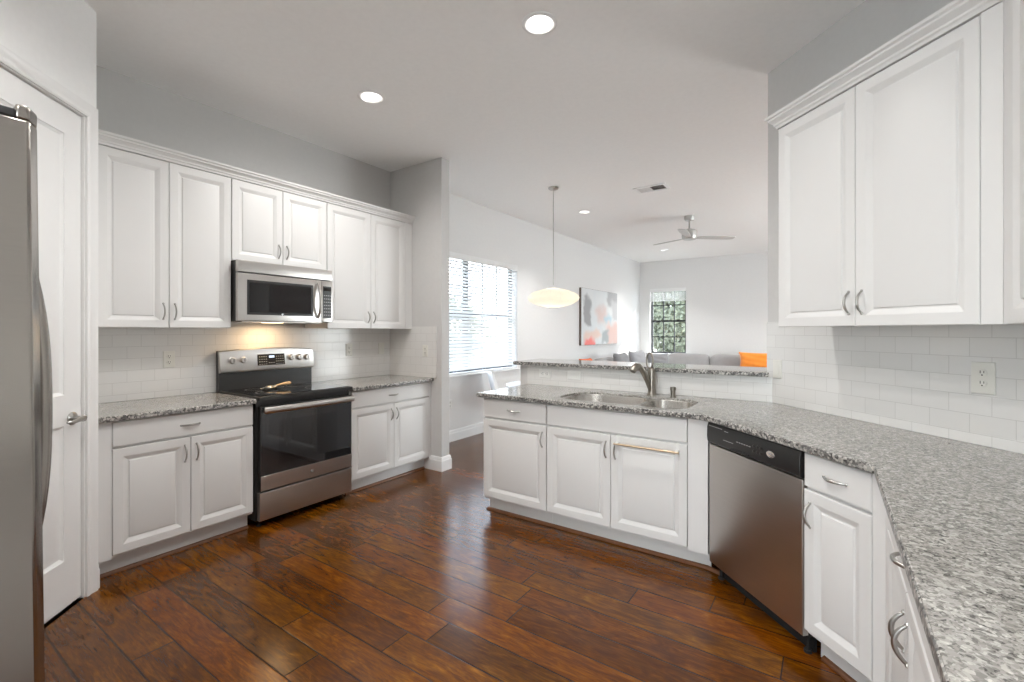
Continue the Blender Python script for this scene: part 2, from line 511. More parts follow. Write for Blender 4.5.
    def build(s, name, mat, parent=None, bevel=0.0, seg=2, smooth=True, ang=38):
        me = bpy.data.meshes.new(name)
        me.from_pydata([tuple(v) for v in s.v], [], s.f)
        bm = bmesh.new(); bm.from_mesh(me)
        bmesh.ops.remove_doubles(bm, verts=bm.verts, dist=1e-6)
        bmesh.ops.recalc_face_normals(bm, faces=bm.faces)
        bm.to_mesh(me); bm.free()
        if smooth:
            me.polygons.foreach_set('use_smooth', [True] * len(me.polygons))
            me.set_sharp_from_angle(angle=math.radians(ang))
        me.materials.append(M[mat])
        o = bpy.data.objects.new(name, me)
        COL.objects.link(o)
        if parent is not None: o.parent = parent
        if bevel:
            b = o.modifiers.new('bevel', 'BEVEL'); b.width = bevel; b.segments = seg; b.limit_method = 'ANGLE'
            b.angle_limit = math.radians(40); b.harden_normals = False
        return o

def tag(o, label, cat, group=None):
    o['label'] = label; o['category'] = cat
    if group: o['group'] = group
    return o
def thing(name, label, cat, loc=(0, 0, 0), rot=0.0, group=None):
    o = bpy.data.objects.new(name, None)
    o.empty_display_size = 0.1
    COL.objects.link(o)
    o.location = loc; o.rotation_euler = (0, 0, rot)
    return tag(o, label, cat, group)
def struct(o):
    o['kind'] = 'structure'
    return o
def place(o, loc, rot=0.0):
    o.location = loc; o.rotation_euler = (0, 0, rot)
    return o
def arc(c, r, a0, a1, n):
    return [(c[0] + r * math.cos(a0 + (a1 - a0) * i / n), c[1] + r * math.sin(a0 + (a1 - a0) * i / n)) for i in range(n + 1)]
def rrect(x0, x1, y0, y1, r, n=6):
    rr = r if isinstance(r, (list, tuple)) else [r] * 4       # corners: SW, SE, NE, NW
    return (arc((x0 + rr[0], y0 + rr[0]), rr[0], PI, 1.5 * PI, n) + arc((x1 - rr[1], y0 + rr[1]), rr[1], 1.5 * PI, 2 * PI, n)
            + arc((x1 - rr[2], y1 - rr[2]), rr[2], 0, .5 * PI, n) + arc((x0 + rr[3], y1 - rr[3]), rr[3], .5 * PI, PI, n))
def circ(c, r, n=28):
    return [(c[0] + r * math.cos(2 * PI * i / n), c[1] + r * math.sin(2 * PI * i / n)) for i in range(n)]
A_L, A_D, A_R = PI / 2, -PI / 4, -PI / 2        # facings: left wall, diagonal, right run

# ------------------------------------------------------------------ the room
XW, YF, XR, HC = -3.87, 11.30, 0.81, 3.075        # left wall, far wall, kitchen right wall, ceiling
XLR, YBACK = 2.3, -3.0                            # living right wall, back wall behind the camera
CW = 2.228 * math.sqrt(2)                         # diagonal wall: x + y = CW
YBAR = 3.451
DOWN_K = [(-1.32, 2.20), (-2.74, 2.20), (-1.62, 0.52), (-0.45, 0.60), (-0.25, -1.2)]  # last three are unseen lamps, added to brighten the kitchen
DOWN_L = [(-2.88, 6.05), (-2.85, 9.84), (-0.45, 6.05), (-0.45, 9.84)]

def wall(name, length, z0, z1, thick, holes, loc, rot, mat='wall_paint'):
    """local: face at y=0 towards -y, x along, thickness to +y"""
    mb = MB()
    loop = [(0, z0), (length, z0), (length, z1), (0, z1)]
    hl = [[(a, c), (b, c), (b, d), (a, d)] for (a, b, c, d) in holes]
    mb.prism(loop, 0, thick, hl)
    mb.xf(Matrix(((1, 0, 0, 0), (0, 0, 1, 0), (0, 1, 0, 0), (0, 0, 0, 1))))
    o = mb.build(name, mat, smooth=False)
    place(o, loc, rot)
    return struct(o)

mb = MB().box(XW - .2, XLR + .2, YBACK - .2, YF + .2, -0.08, 0.0)
struct(mb.build('floor', 'plank_floor', smooth=False))
mb = MB().prism([(XW - .2, YBACK - .2), (XLR + .2, YBACK - .2), (XLR + .2, YF + .2), (XW - .2, YF + .2)], HC, HC + 0.12,
                [circ(c, 0.072) for c in DOWN_K + DOWN_L])
struct(mb.build('ceiling', 'ceiling_paint', smooth=False))
mb = MB().box(XW - .3, XLR + .3, YBACK - .3, YF + .3, HC + 0.121, HC + 0.25)
struct(mb.build('roof', 'exterior', smooth=False))
# left wall along +Y (local x = world Y): window opening
WY0, WY1, WZ0, WZ1 = 3.68, 5.80, 0.82, 2.36
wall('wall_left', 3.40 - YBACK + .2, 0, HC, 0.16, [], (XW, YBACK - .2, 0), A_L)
wall('wall_living_left', YF - 3.40 + .2, 0, HC, 0.16, [(WY0 - 3.40, WY1 - 3.40, WZ0, WZ1)], (XW, 3.40, 0), A_L, 'living_paint')
FX0, FX1, FZ0, FZ1 = -3.62, -2.77, 0.83, 2.40
wall('wall_far', XLR - XW, 0, HC, 0.16, [(FX0 - XW, FX1 - XW, FZ0, FZ1)], (XW, YF, 0), 0, 'living_paint')
# living right wall; its wide glazed opening is unseen, added to admit light
wall('wall_living_right', YF - YBAR - .1, 0, HC, 0.16, [(2.2, 5.0, 0.02, 2.4)], (XLR, YF, 0), A_R, 'living_paint')
wall('wall_living_near', XLR + 0.29, 0, HC, 0.05, [], (XLR, YBAR + .09, 0), PI, 'living_paint')
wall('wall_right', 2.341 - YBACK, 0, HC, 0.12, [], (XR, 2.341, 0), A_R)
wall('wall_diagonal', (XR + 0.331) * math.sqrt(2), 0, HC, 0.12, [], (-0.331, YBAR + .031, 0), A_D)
wall('wall_back', XR - XW, 0, HC, 0.12, [(0.1, 2.0, 0.05, 2.4)], (XR, YBACK, 0), PI)  # opening behind the camera added to let light in
# stub wall between kitchen and dining
STY, STX = 3.35, -3.125
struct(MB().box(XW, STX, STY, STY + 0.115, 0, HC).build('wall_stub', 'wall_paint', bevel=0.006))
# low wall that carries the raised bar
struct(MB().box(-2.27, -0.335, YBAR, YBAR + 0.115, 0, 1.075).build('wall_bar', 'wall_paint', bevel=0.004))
# pantry walls: return to the left wall, diagonal with a door opening, return to the back
PQ = (-3.229, 0.789)                                # pantry corner
PL = 0.98                                            # length of the diagonal
PE = (PQ[0] + PL / math.sqrt(2), PQ[1] - PL / math.sqrt(2))
struct(MB().prism([PQ, (XW, PQ[1]), (XW, PQ[1] - .10), (PQ[0] - .04, PQ[1] - .10)], 0, HC).build('wall_pantry_return', 'wall_paint_lit', smooth=False))
DO0, DO1, DZ = 0.090, 0.800, 2.478                     # door opening along the diagonal from the corner
w = wall('wall_pantry', PL, 0, HC, 0.10, [(PL - DO1, PL - DO0, 0, DZ)], (PE[0], PE[1], 0), 3 * PI / 4, 'wall_paint_lit')
struct(MB().box(PE[0] - .1, PE[0], -0.66, PE[1] - 0.001, 0, HC).build('wall_alcove', 'wall_paint', smooth=False))
struct(MB().box(PE[0] - .1, -1.02, -0.78, -0.66, 0, HC).build('wall_fridge_back', 'wall_paint', smooth=False))
struct(MB().box(-1.14, -1.02, YBACK, -0.78, 0, HC).build('wall_hall', 'wall_paint', smooth=False))

# baseboards
BASE = [(0, 0), (0.016, 0), (0.016, 0.098), (0.011, 0.108), (0.011, 0.122), (0.006, 0.135), (0, 0.14)]
def baseboard(name, path):
    return struct(MB().sweep(path, BASE).build(name, 'trim_white', ang=25))
baseboard('baseboard_left', [(XW, STY + .115), (XW, YF), ])
baseboard('baseboard_far', [(XW, YF), (XLR, YF)])
baseboard('baseboard_stub', [(-3.36, STY), (STX, STY), (STX, STY + .115), (XW, STY + .115)])
baseboard('baseboard_right', [(XLR, YF), (XLR, YF - 2.1)])

# ------------------------------------------------------------------ tile backsplashes (structure on the walls)
def tiles(name, length, z0, z1, loc, rot, thick=0.008):
    # local z is measured from the first grout line above the counter
    zref = 0.9515
    o = MB().box(0, length, 0, thick, z0 - zref, z1 - zref).build(name, 'subway_tile', smooth=False)
    place(o, (loc[0], loc[1], zref), rot)
    return struct(o)
ZC, ZU = 0.908, 1.395                                  # counter top, underside of wall cabinets
tiles('wall_tile_left', STY - PQ[1] - .002, ZC + .001, ZU + .006, (XW + .0085, PQ[1] + .001, 0), A_L)
tiles('wall_tile_stub', 0.672, ZC + .001, 1.418, (XW + .0095, STY - .0085, 0), 0)
tiles('wall_tile_bar', 1.89, ZC + .001, 1.074, (-2.19, YBAR - .0085, 0), 0)
tiles('wall_tile_diagonal', 1.61, ZC + .001, 1.432, (-0.3365, YBAR + .0255, 0), A_D)
tiles('wall_tile_right', 2.2, ZC + .001, ZU, (XR - .0085, 2.33, 0), A_R)

# ------------------------------------------------------------------ cabinets
def pull(parent, c, axis='z', L=0.100, proj=0.028):
    """bow pull on a front at local y = c[1], projecting to -y"""
    pts = []; rs = []
    n = 12
    for i in range(n + 1):
        u = -1 + 2 * i / n
        a = u * L / 2
        d = proj * (1 - abs(u) ** 2.2)
        pts.append((c[0], c[1] - d + .002, c[2] + a) if axis == 'z' else (c[0] + a, c[1] - d + .002, c[2]))
        rs.append(0.0042 + 0.0022 * (1 - u * u))
    mb = MB().tube(pts, rs, 10, flat=(1.0, 0.8))
    for u in (-1, 1):
        a = u * L / 2
        q = (c[0], c[1], c[2] + a) if axis == 'z' else (c[0] + a, c[1], c[2])
        mb.lathe([(0.0065, -0.0005), (0.006, 0.003), (0.0035, 0.005)], q, 12, 'y')
    o = mb.build('handle', 'nickel', parent)
    o['label'] = 'curved satin nickel bow pull'
    return o
def door(parent, x0, x1, z0, z1, handle=None, hz=None, drop=0.045):
    st = [(0.0, 0.019), (0.0, 0.0035), (0.001, 0.0012), (0.0035, 0.0), (0.045, 0.0), (0.048, 0.0010), (0.070, 0.0135), (0.075, 0.0140), (0.079, 0.0085), (0.100, 0.0030), (0.103, 0.0022)]
    o = MB().rings(x0, x1, z0, z1, st).build('door', 'cabinet_white', parent, ang=22)
    if handle:
        x = x0 + 0.030 if handle == 'l' else x1 - 0.030
        pull(o, (x, 0.0, hz), 'z')
    return o
def drawer(parent, x0, x1, z0, z1, handle=True, name='drawer', hx=None):
    st = [(0.0, 0.019), (0.0, 0.005), (0.0015, 0.0018), (0.005, 0.0)]
    o = MB().rings(x0, x1, z0, z1, st).build(name, 'cabinet_white', parent, ang=22)
    if handle: pull(o, ((x0 + x1) / 2 if hx is None else hx, 0.0, (z0 + z1) / 2 - .002), 'x')
    return o
G_ = 0.0018
def base_cabinet(label, W, loc, rot, doors, drawers, depth=0.58, fill=(), group='white base cabinets', hz=0.62, z1=0.874, kick=0.085, open_top=False, hzs=None):
    c = thing('base_cabinet', label, 'cabinet', loc, rot, group)
    mb = MB()
    y0 = 0.0195
    mb.box(0, W, y0, y0 + .018, .112, z1)                    # face frame
    mb.box(0, .016, y0 + .018, depth, .112, z1); mb.box(W - .016, W, y0 + .018, depth, .112, z1)
    mb.box(.016, W - .016, y0 + .018, depth - .008, .112, .13)
    mb.box(.016, W - .016, depth - .008, depth, .112, z1)
    mb.build('carcass', 'cabinet_white', c, smooth=False)
    MB().box(0, W, kick, kick + .016, 0, .112).build('toe_kick', 'cabinet_white', c, smooth=False)
    for (a, b) in fill:
        MB().box(a, b, .0015, y0, .112, z1).build('filler_strip', 'cabinet_white', c, bevel=.001)
    for (a, b, hnd) in doors:
        door(c, a + G_, b - G_, .1295, .716, hnd, hz)
    for (a, b, hnd) in drawers:
        drawer(c, a + G_, b - G_, .728, .866, hnd, 'drawer' if hnd else 'false_front')
    return c
def shoe(name, path):
    pr = [(0, 0), (0.017, 0), (0.0165, 0.006), (0.013, 0.012), (0.007, 0.016), (0, 0.018)]
    return struct(MB().sweep(path, pr).build(name, 'shoe_wood'))

XB = -3.265                                            # left base door plane
GB = 'white base cabinets'
yl0 = PQ[1] + .001
base_cabinet('white base cabinet under the grey granite between pantry door and range', 1.626 - yl0, (XB, yl0, 0), A_L,
             [(.864 - yl0, 1.247 - yl0, 'r'), (1.247 - yl0, 1.625 - yl0, 'l')], [(.864 - yl0, 1.625 - yl0, True)],
             fill=[(0, .864 - yl0 - .001)], depth=.595, group=GB)
base_cabinet('white base cabinet under the granite between range and stub wall', 3.346 - 2.412, (XB, 2.412, 0), A_L,
             [(.006, 2.874 - 2.412, 'r'), (2.874 - 2.412, 3.318 - 2.412, 'l')], [(.006, 3.318 - 2.412, True)],
             fill=[(3.319 - 2.412, .934)], depth=.595, group=GB)
shoe('trim_1', [(XB - .086, 1.626), (XB - .086, yl0)][::-1])
shoe('trim_2', [(XB - .086, 2.412), (XB - .086, 3.33)])

YP = 2.767
base_cabinet('white base cabinet with one drawer over one door at open end of sink counter', 0.549, (-2.155, YP, 0), 0,
             [(0, .5475, 'r')], [(0, .5475, True)], depth=.60, group=GB)
sinkcab = base_cabinet('white sink base cabinet with blank front and brass bar on one door', 1.045, (-1.604, YP, 0), 0,
             [(.001, .466, 'r'), (.466, .934, 'l')], [(.001, .934, False)], depth=.60, fill=[(.937, 1.045)], group=GB)
cD = 1.556 * math.sqrt(2)
def dpt(tau, c=1.556):   # tau along the diagonal (to the right), c distance
    return ((c + tau) / math.sqrt(2), (c - tau) / math.sqrt(2), 0)
tau = lambda x, y: (x - y) / math.sqrt(2)
T0, T1, T2 = tau(-.553, 2.753), tau(-.088, 2.289), tau(.130, 2.071)
base_cabinet('narrow white base cabinet with drawer and door right beside the dishwasher', T2 - T1 + .012, dpt(T1 + .003), A_D,
             [(0, T2 - T1 - .008, 'l')], [(0, T2 - T1 - .008, True)], depth=.60, fill=[(T2 - T1 - .006, -1.3294 - T1 - .003)], group=GB, hz=.615)
XRF = 0.160
rc = base_cabinet('white two-door base cabinet in run past inside corner, under widest granite', 2.0405 - 1.00, (XRF, 2.0405, 0), A_R,
             [(.075, .52, 'r'), (.52, .965, 'l')], [(.075, .965, True)], depth=.62, fill=[(0, .073), (.966, 1.04)], group=GB, hz=.60)
base_cabinet('white two-door base cabinet at near end of the right-hand run', .9, (XRF, .998, 0), A_R,
             [(.002, .45, 'r'), (.45, .898, 'l')], [(.002, .898, True)], depth=.62, group=GB)
shoe('trim_3', [(-2.16, YP + .10), (-2.16, YP + .084), (-.575, YP + .084), dpt(T0 - .01, 1.641)[:2]])
shoe('trim_4', [dpt(T1 + .02, 1.641)[:2], dpt(T2 - .02, 1.641)[:2]])

# wall cabinets
def wall_cabinet(label, W, z0, z1, loc, rot, doors, depth=0.335, fill=(), hz=None, group='white wall cabinets'):
    c = thing('wall_cabinet', label, 'cabinet', (loc[0], loc[1], z0), rot, group)
    h = z1 - z0
    mb = MB().box(0, W, .0195, depth, .004, h)
    mb.build('carcass', 'cabinet_white', c, smooth=False)
    for (a, b) in fill:
        MB().box(a, b, .0015, .0195, 0, h).build('filler_strip', 'cabinet_white', c, bevel=.001)
    for (a, b, hnd) in doors:
        door(c, a + G_, b - G_, 0, h - .004, hnd, .105)
    return c
XU = -3.53; ZT = 2.470
GU = 'white wall cabinets'
wall_cabinet('tall white two-door wall cabinet between pantry corner and microwave', 1.604 - yl0, ZU, ZT, (XU, yl0, 0), A_L,
             [(.862 - yl0, 1.224 - yl0, 'r'), (1.224 - yl0, 1.603 - yl0, 'l')], fill=[(0, .861 - yl0)], group=GU)
wall_cabinet('short white two-door wall cabinet directly above the microwave', .763, 1.885, ZT, (XU, 1.606, 0), A_L,
             [(0, .377, 'r'), (.377, .762, 'l')], group=GU)
wall_cabinet('tall white two-door wall cabinet between microwave and stub wall', 3.345 - 2.371, ZU, ZT, (XU, 2.371, 0), A_L,
             [(0, 2.828 - 2.371, 'r'), (2.828 - 2.371, 3.252 - 2.371, 'l')], fill=[(3.254 - 2.371, 3.345 - 2.371)], group=GU)
CU = 1.885
u0, u1, u2, u3 = tau(-.227, 2.893), tau(.097, 2.568), tau(.432, 2.234), tau(.478, 2.188)
wall_cabinet('big white two-door wall cabinet on diagonal tiled wall above the dishwasher', u3 - u0, ZU, ZT, dpt(u0, CU), A_D,
             [(0, u1 - u0, 'r'), (u1 - u0, u2 - u0, 'l')], fill=[(u2 - u0 + .001, u3 - u0)], group=GU, depth=.33)
XRU = dpt(u3, CU)[0]
YRU = dpt(u3, CU)[1]
wall_cabinet('white wall cabinet on right wall cut off by the photo edge', .90, ZU, ZT, (XRU, YRU, 0), A_R,
             [(.048, .47, 'r'), (.47, .898, 'l')], fill=[(0, .047)], group=GU, depth=.32)
CROWN = [(-.012, 0), (.006, 0), (.009, .012), (.015, .018), (.016, .026), (.030, .040), (.036, .044), (.037, .052), (.046, .058), (.048, .070), (-.012, .070)]
def crown(label, path, z):
    pr = [(o, z + h) for o, h in CROWN]
    o = MB().sweep(path, pr).build('crown_moulding', 'cabinet_white', ang=20)
    return tag(o, label, 'moulding', 'crown mouldings on the wall cabinets')
crown('long white crown moulding on cabinets over range and microwave', [(XU, yl0), (XU, 3.345)], ZT + .001)
ea, eb = dpt(u0, CW / math.sqrt(2) - .012), dpt(u0, CU)
crown('white crown moulding on cabinets along diagonal and right walls',
      [ea[:2], eb[:2], (XRU, YRU), (XRU, YRU - .90)], ZT + .001)

# ------------------------------------------------------------------ worktops
def slab(name, poly, z0, z1, label, cat, holes=()):
    t_ = thing(name, label, cat)
    MB().prism(poly, z0, z1, holes).build('stone_slab', 'granite', t_, bevel=.003, smooth=False)
    return t_
def slab_edge(parent, path, z0, z1):
    # thin chiselled nosing along the exposed edges
    pr = [(0.0, z0 + .001), (0.0025, z0 + .003), (0.0035, (z0 + z1) / 2), (0.0025, z1 - .005), (0.0, z1 - .0025)]
    o = MB().sweep(path, pr).build('front_edge', 'granite_edge_shaded', parent)
    o['label'] = 'rough chiselled granite edge with painted-in shade'
    return o
XCE = -3.232
ZB = 0.8755
t_ = slab('granite_countertop', [(XW + .001, yl0), (XCE, yl0), (XCE, 1.627), (XW + .001, 1.627)], ZB, ZC,
          'speckled grey granite countertop left of range, against the pantry wall', 'countertop')
slab_edge(t_, [(XCE, yl0), (XCE, 1.627)], ZB, ZC)
t_ = slab('granite_countertop', [(XW + .001, 2.411), (XCE, 2.411), (XCE, STY - .001), (XW + .001, STY - .001)], ZB, ZC,
          'speckled grey granite countertop between range and stub wall', 'countertop')
slab_edge(t_, [(XCE, 2.411), (XCE, STY - .001)], ZB, ZC)
YCE = 2.738; XCR = 0.133; cE = 1.533 * math.sqrt(2)
def fillet(p0, p1, p2, r, n=8):
    a, b, c = Vector(p0), Vector(p1), Vector(p2)
    d1, d2 = (a - b).normalized(), (c - b).normalized()
    ang = d1.angle(d2); k = r / math.tan(ang / 2)
    q0, q1 = b + d1 * k, b + d2 * k
    ctr = b + (d1 + d2).normalized() * (r / math.sin(ang / 2))
    out = []
    for i in range(n + 1):
        v_ = (q0 - ctr).lerp(q1 - ctr, i / n).normalized() * r
        out.append(tuple(ctr + v_))
    return out
pA, pB, pC, pD = (-2.19, YCE), (cE - YCE, YCE), (XCR, cE - XCR), (XCR, 0.05)
front = [pA] + fillet(pA, pB, pC, .25) + [pC, pD]
SX0, SX1, SY0, SY1, SXD = -1.590, -0.700, 2.825, 3.270, -1.020
hole = rrect(SX0, SX1, SY0, SY1, [.16, .09, .12, .20], 8)
outer = front + [(XR - .001, .05), (XR - .001, 2.339), (-.303, YBAR - .0005), (-2.19, YBAR - .0005)]
t_ = slab('granite_countertop', outer, ZB, ZC, 'long speckled grey granite countertop around sink, over dishwasher and right-hand cabinets', 'countertop', [hole])
slab_edge(t_, [(-2.19, YBAR - .002)] + front, ZB, ZC)
t_ = slab('raised_bar_top', [(-2.305, 3.395), (-.315, 3.395), (-.345, 3.4385), (-.345, 3.86), (-2.305, 3.86)], 1.0755, 1.106,
          'raised grey granite bar ledge along the tiled low wall behind sink', 'bar top')
slab_edge(t_, [(-2.305, 3.86), (-2.305, 3.395), (-.318, 3.395)], 1.0755, 1.106)

# ------------------------------------------------------------------ sink, faucet, dispenser, towel bar
sink = thing('double_bowl_sink', 'stainless steel double-bowl undermount sink set in long granite counter', 'sink', (0, 0, 0))
def bowl(name, x0, x1, y0, y1, rr, dep):
    mb = MB()
    zt = ZC - .0135
    lv = [(0.0, zt), (.004, zt - .01), (.010, zt - dep + .03), (.022, zt - dep + .008), (.05, zt - dep)]
    n = None; vs = []; fs = []
    for (i, z) in lv:
        l = rrect(x0 + i, x1 - i, y0 + i, y1 - i, [max(.02, r - i * .4) for r in rr], 6)
        n = len(l); vs += [(p[0], p[1], z) for p in l]
    for j in range(len(lv) - 1):
        for k in range(n):
            fs.append((j * n + k, j * n + (k + 1) % n, (j + 1) * n + (k + 1) % n, (j + 1) * n + k))
    fs.append(tuple((len(lv) - 1) * n + k for k in range(n)))
    mb.add(vs, fs)
    o = mb.build(name, 'steel_sink', sink)
    MB().lathe([(.0, .0), (.045, .0), (.045, .004), (.036, .006), (.030, .003), (0, .003)], ((x0 + x1) / 2, (y0 + y1) / 2 + .04, zt - dep + .0005), 20, cap=False).build('drain', 'nickel', o)
B1 = (SX0 + .010, SXD - .012, SY0 + .010, SY1 - .010); R1 = [.15, .07, .07, .19]
B2 = (SXD + .012, SX1 - .010, SY0 + .014, SY1 - .010); R2 = [.07, .085, .11, .07]
bowl('bowl', *B1, R1, .215)
bowl('bowl', *B2, R2, .18)
MB().prism(rrect(SX0 + .001, SX1 - .001, SY0 + .001, SY1 - .001, [.159, .089, .119, .199], 8), ZC - .0145, ZC - .0135,
           [rrect(*B1, R1, 6), rrect(*B2, R2, 6)]).build('rim', 'steel_sink', sink, smooth=False)

FXB, FYB = -1.060, 3.352
fc = thing('kitchen_faucet', 'brushed nickel pull-out faucet with loop lever behind the sink', 'faucet', (FXB, FYB, ZC))
fc.scale = (1.12, 1.12, 1.12)
MB().lathe([(.030, 0), (.030, .006), (.026, .012), (.0245, .05), (.023, .12), (.0225, .165), (.018, .178), (.008, .184), (0.002, .186)], (0, 0, 0), 24).build('body', 'faucet_nickel', fc)
mb = MB().tube([(-.004, -.012, .030), (-.016, -.030, .085), (-.032, -.056, .140), (-.044, -.078, .175), (-.054, -.098, .193), (-.062, -.114, .191)],
               [.014, .017, .018, .018, .018, .019], 16)
sp = mb.build('spout', 'faucet_nickel', fc)
MB().tube([(-.060, -.109, .193), (-.072, -.132, .176), (-.078, -.145, .160)], [.022, .0235, .020], 16).build('spray_head', 'faucet_nickel', sp)
loop = []
for i in range(21):
    a = -0.5 * PI + 2 * PI * i / 20
    loop.append((-.010 + .024 * math.cos(a), -.012 - .010 * math.cos(a), .222 + .050 * math.sin(a)))
MB().tube(loop, .0060, 10, cap=False).build('lever', 'faucet_nickel', fc)

sd = thing('soap_dispenser', 'small brushed nickel soap cap on counter right of the faucet', 'dispenser', (-.905, 3.335, ZC))
MB().lathe([(.022, 0), (.022, .006), (.016, .009), (.016, .045), (.019, .048)], (0, 0, 0), 20).build('base', 'faucet_nickel', sd)
MB().lathe([(.020, .0485), (.020, .066), (.016, .070), (0.002, .071)], (0, 0, 0), 20).build('cap', 'faucet_nickel', sd)

tb = thing('towel_bar', 'thin brass over-door towel bar hung on right sink cabinet door', 'towel bar', (-1.604, YP, 0))
xa, xb = .515, .880
mb = MB().tube([(xa - .014, -.034, .672), (xb + .014, -.034, .672)], .0065, 12)
mb.build('bar', 'brass', tb)
for x in (xa, xb):
    mb = MB().box(x - .008, x + .008, -.0025, -.0006, .655, .7185)
    mb.box(x - .008, x + .008, -.0025, .0185, .7185, .7205)
    mb.box(x - .008, x + .008, -.038, -.0025, .664, .680)
    o = mb.build('hook', 'plastic_white', tb, bevel=.001)
    o['label'] = 'white end bracket hooked over the door'

# ------------------------------------------------------------------ dishwasher
WD = T1 - T0 - .006
dw = thing('dishwasher', 'stainless dishwasher with black control strip set in the angled counter', 'dishwasher', dpt(T0 + .003), A_D)
MB().box(.004, WD - .004, .030, .57, .085, .868).build('tub', 'black_rough', dw, smooth=False)
st = [(0, .029), (0, .004), (.002, .0012), (.006, 0)]
MB().rings(.001, WD - .001, .092, .748, st).build('door', 'steel_warm', dw, ang=22)
mb = MB()
cp = [(.029, .754), (.001, .754), (-.010, .764), (-.014, .790), (-.012, .845), (-.004, .868), (.029, .868)]
vs = [(x, y, z) for x in (.001, WD - .001) for (y, z) in cp]; m = len(cp)
mb.add(vs, [(k, (k + 1) % m, m + (k + 1) % m, m + k) for k in range(m)] + [tuple(range(m)), tuple(reversed(range(m, 2 * m)))])
pn = mb.build('control_panel', 'black_plastic', dw, bevel=.002)
MB().box(.02, WD - .02, .075, .09, 0, .0845).build('kick_plate', 'black_rough', dw, smooth=False)
for x in (.03, WD - .03):
    MB().lathe([(.016, 0), (.016, .012), (.008, .014), (.008, .0845)], (x, .055, 0), 12).build('foot', 'black_rough', dw)
marks = [(.02, .135, .851, .855), (.145, .225, .798, .801), (.155, .185, .845, .848)] + [(.250 + i * .018, .262 + i * .018, .812, .816) for i in range(6)]
for (a, b, c, d) in marks:
    MB().box(a, b, -.0148, -.0128, c, d).build('control_marking', 'grey_mark', pn)
for i in range(3):
    for j in range(2):
        MB().lathe([(.0075, 0), (.0075, .003), (.006, .004)], (.375 + i * .024, -.0125, .800 + j * .024), 14, 'y').build('button', 'black_metal', pn)
MB().box(.205, .34, -.019, -.012, .764, .771).build('latch_grip', 'black_metal', pn)
mb = MB().lathe([(.026, 0), (.026, .0015), (.023, .0022)], (0, 0, 0), 24, 'y')
mb.xf(Matrix.Translation((.485, -.0135, .812)) @ Matrix.Diagonal((1, 1, .58, 1)))
bd = mb.build('badge', 'badge_silver', pn)
bd['label'] = 'oval silver maker badge'
pts = [(.485 + (.022 * math.cos(a)), -.0162, .812 + .008 * math.sin(a) + .002) for a in [PI * (.1 + 1.5 * i / 16) for i in range(17)]]
MB().tube(pts, .0011, 6).build('swirl', 'brass', bd)

# ------------------------------------------------------------------ range
RW = .762; RX = -3.235
rg = thing('electric_range', 'freestanding stainless electric range with black glass cooktop', 'range', (RX, 1.637, 0), A_L)
RD = .622
MB().box(.004, RW - .004, .035, RD, .055, .893).build('body', 'black_metal', rg, smooth=False)
mb = MB().prism(rrect(0, RW, -.018, RD - .055, .012, 4), .8935, .918)
mb.build('cooktop', 'black_metal', rg, bevel=.004)
ct = MB().prism(rrect(.018, RW - .018, .012, RD - .06, .01, 4), .9183, .9212).build('glass_top', 'black_glass', rg, smooth=False)
mb = MB()
for (x, y, r) in [(.20, .17, .115), (.56, .17, .09), (.20, .42, .075), (.56, .42, .105), (.385, .45, .05)]:
    mb.prism(circ((x, y), r, 40), .92125, .9214, [circ((x, y), r - .003, 40)])
mb.build('burner_ring', 'grey_mark', ct, smooth=False)
# backguard
mb = MB(); pf = [(RD - .058, .895), (RD - .058, 1.05), (RD - .050, 1.22), (RD - .004, 1.22), (RD - .004, .895)]
vs = [(x, y, z) for x in (.002, RW - .002) for (y, z) in pf]; m = len(pf)
mb.add(vs, [(k, (k + 1) % m, m + (k + 1) % m, m + k) for k in range(m)] + [tuple(range(m)), tuple(reversed(range(m, 2 * m)))])
bg = mb.build('backguard', 'black_metal', rg, bevel=.003)
# slightly arched stainless control panel in front of it, leaning back
mb = MB(); n = 20; vs = []; fs = []
for k in range(n + 1):
    u = k / n; x = -.002 + u * (RW + .004)
    top = 1.218 + .017 * (1 - (2 * u - 1) ** 2)
    for (y, z) in [(RD - .060, 1.052), (RD - .083, 1.056), (RD - .086, 1.066), (RD - .068, top - .006), (RD - .062, top), (RD - .040, top)]:
        vs.append((x, y, z))
m = 6
for k in range(n):
    for j in range(m - 1):
        fs.append((k * m + j, (k + 1) * m + j, (k + 1) * m + j + 1, k * m + j + 1))
fs.append(tuple(range(m))); fs.append(tuple(reversed([n * m + j for j in range(m)])))
cp_ = mb.add(vs, fs).build('control_panel', 'steel', bg, ang=30)
lean = math.atan2(.018, .15)
def on_panel(u, z, d=0.0):   # point on the leaning face
    f = (z - 1.066) / (1.225 - 1.066)
    return (u, RD - .086 + .018 * f - d, z)
for (u, z) in [(.085, 1.145), (.165, 1.147), (.555, 1.150), (.628, 1.150), (.697, 1.148)]:
    c = on_panel(u, z)
    kb = MB().lathe([(.028, 0), (.028, .004), (.0235, .006), (.022, .026), (.019, .029), (.002, .0295)], c, 24, 'y').build('knob', 'steel', cp_)
    MB().box(c[0] - .002, c[0] + .002, c[1] - .0315, c[1] - .0288, c[2] - .014, c[2] + .014).build('pointer', 'black_plastic', kb)
a = on_panel(.30, 1.105, .002); 
mb = MB(); x0, x1 = .275, .500
p0, p1 = on_panel(0, 1.095, .0025), on_panel(0, 1.185, .0025)
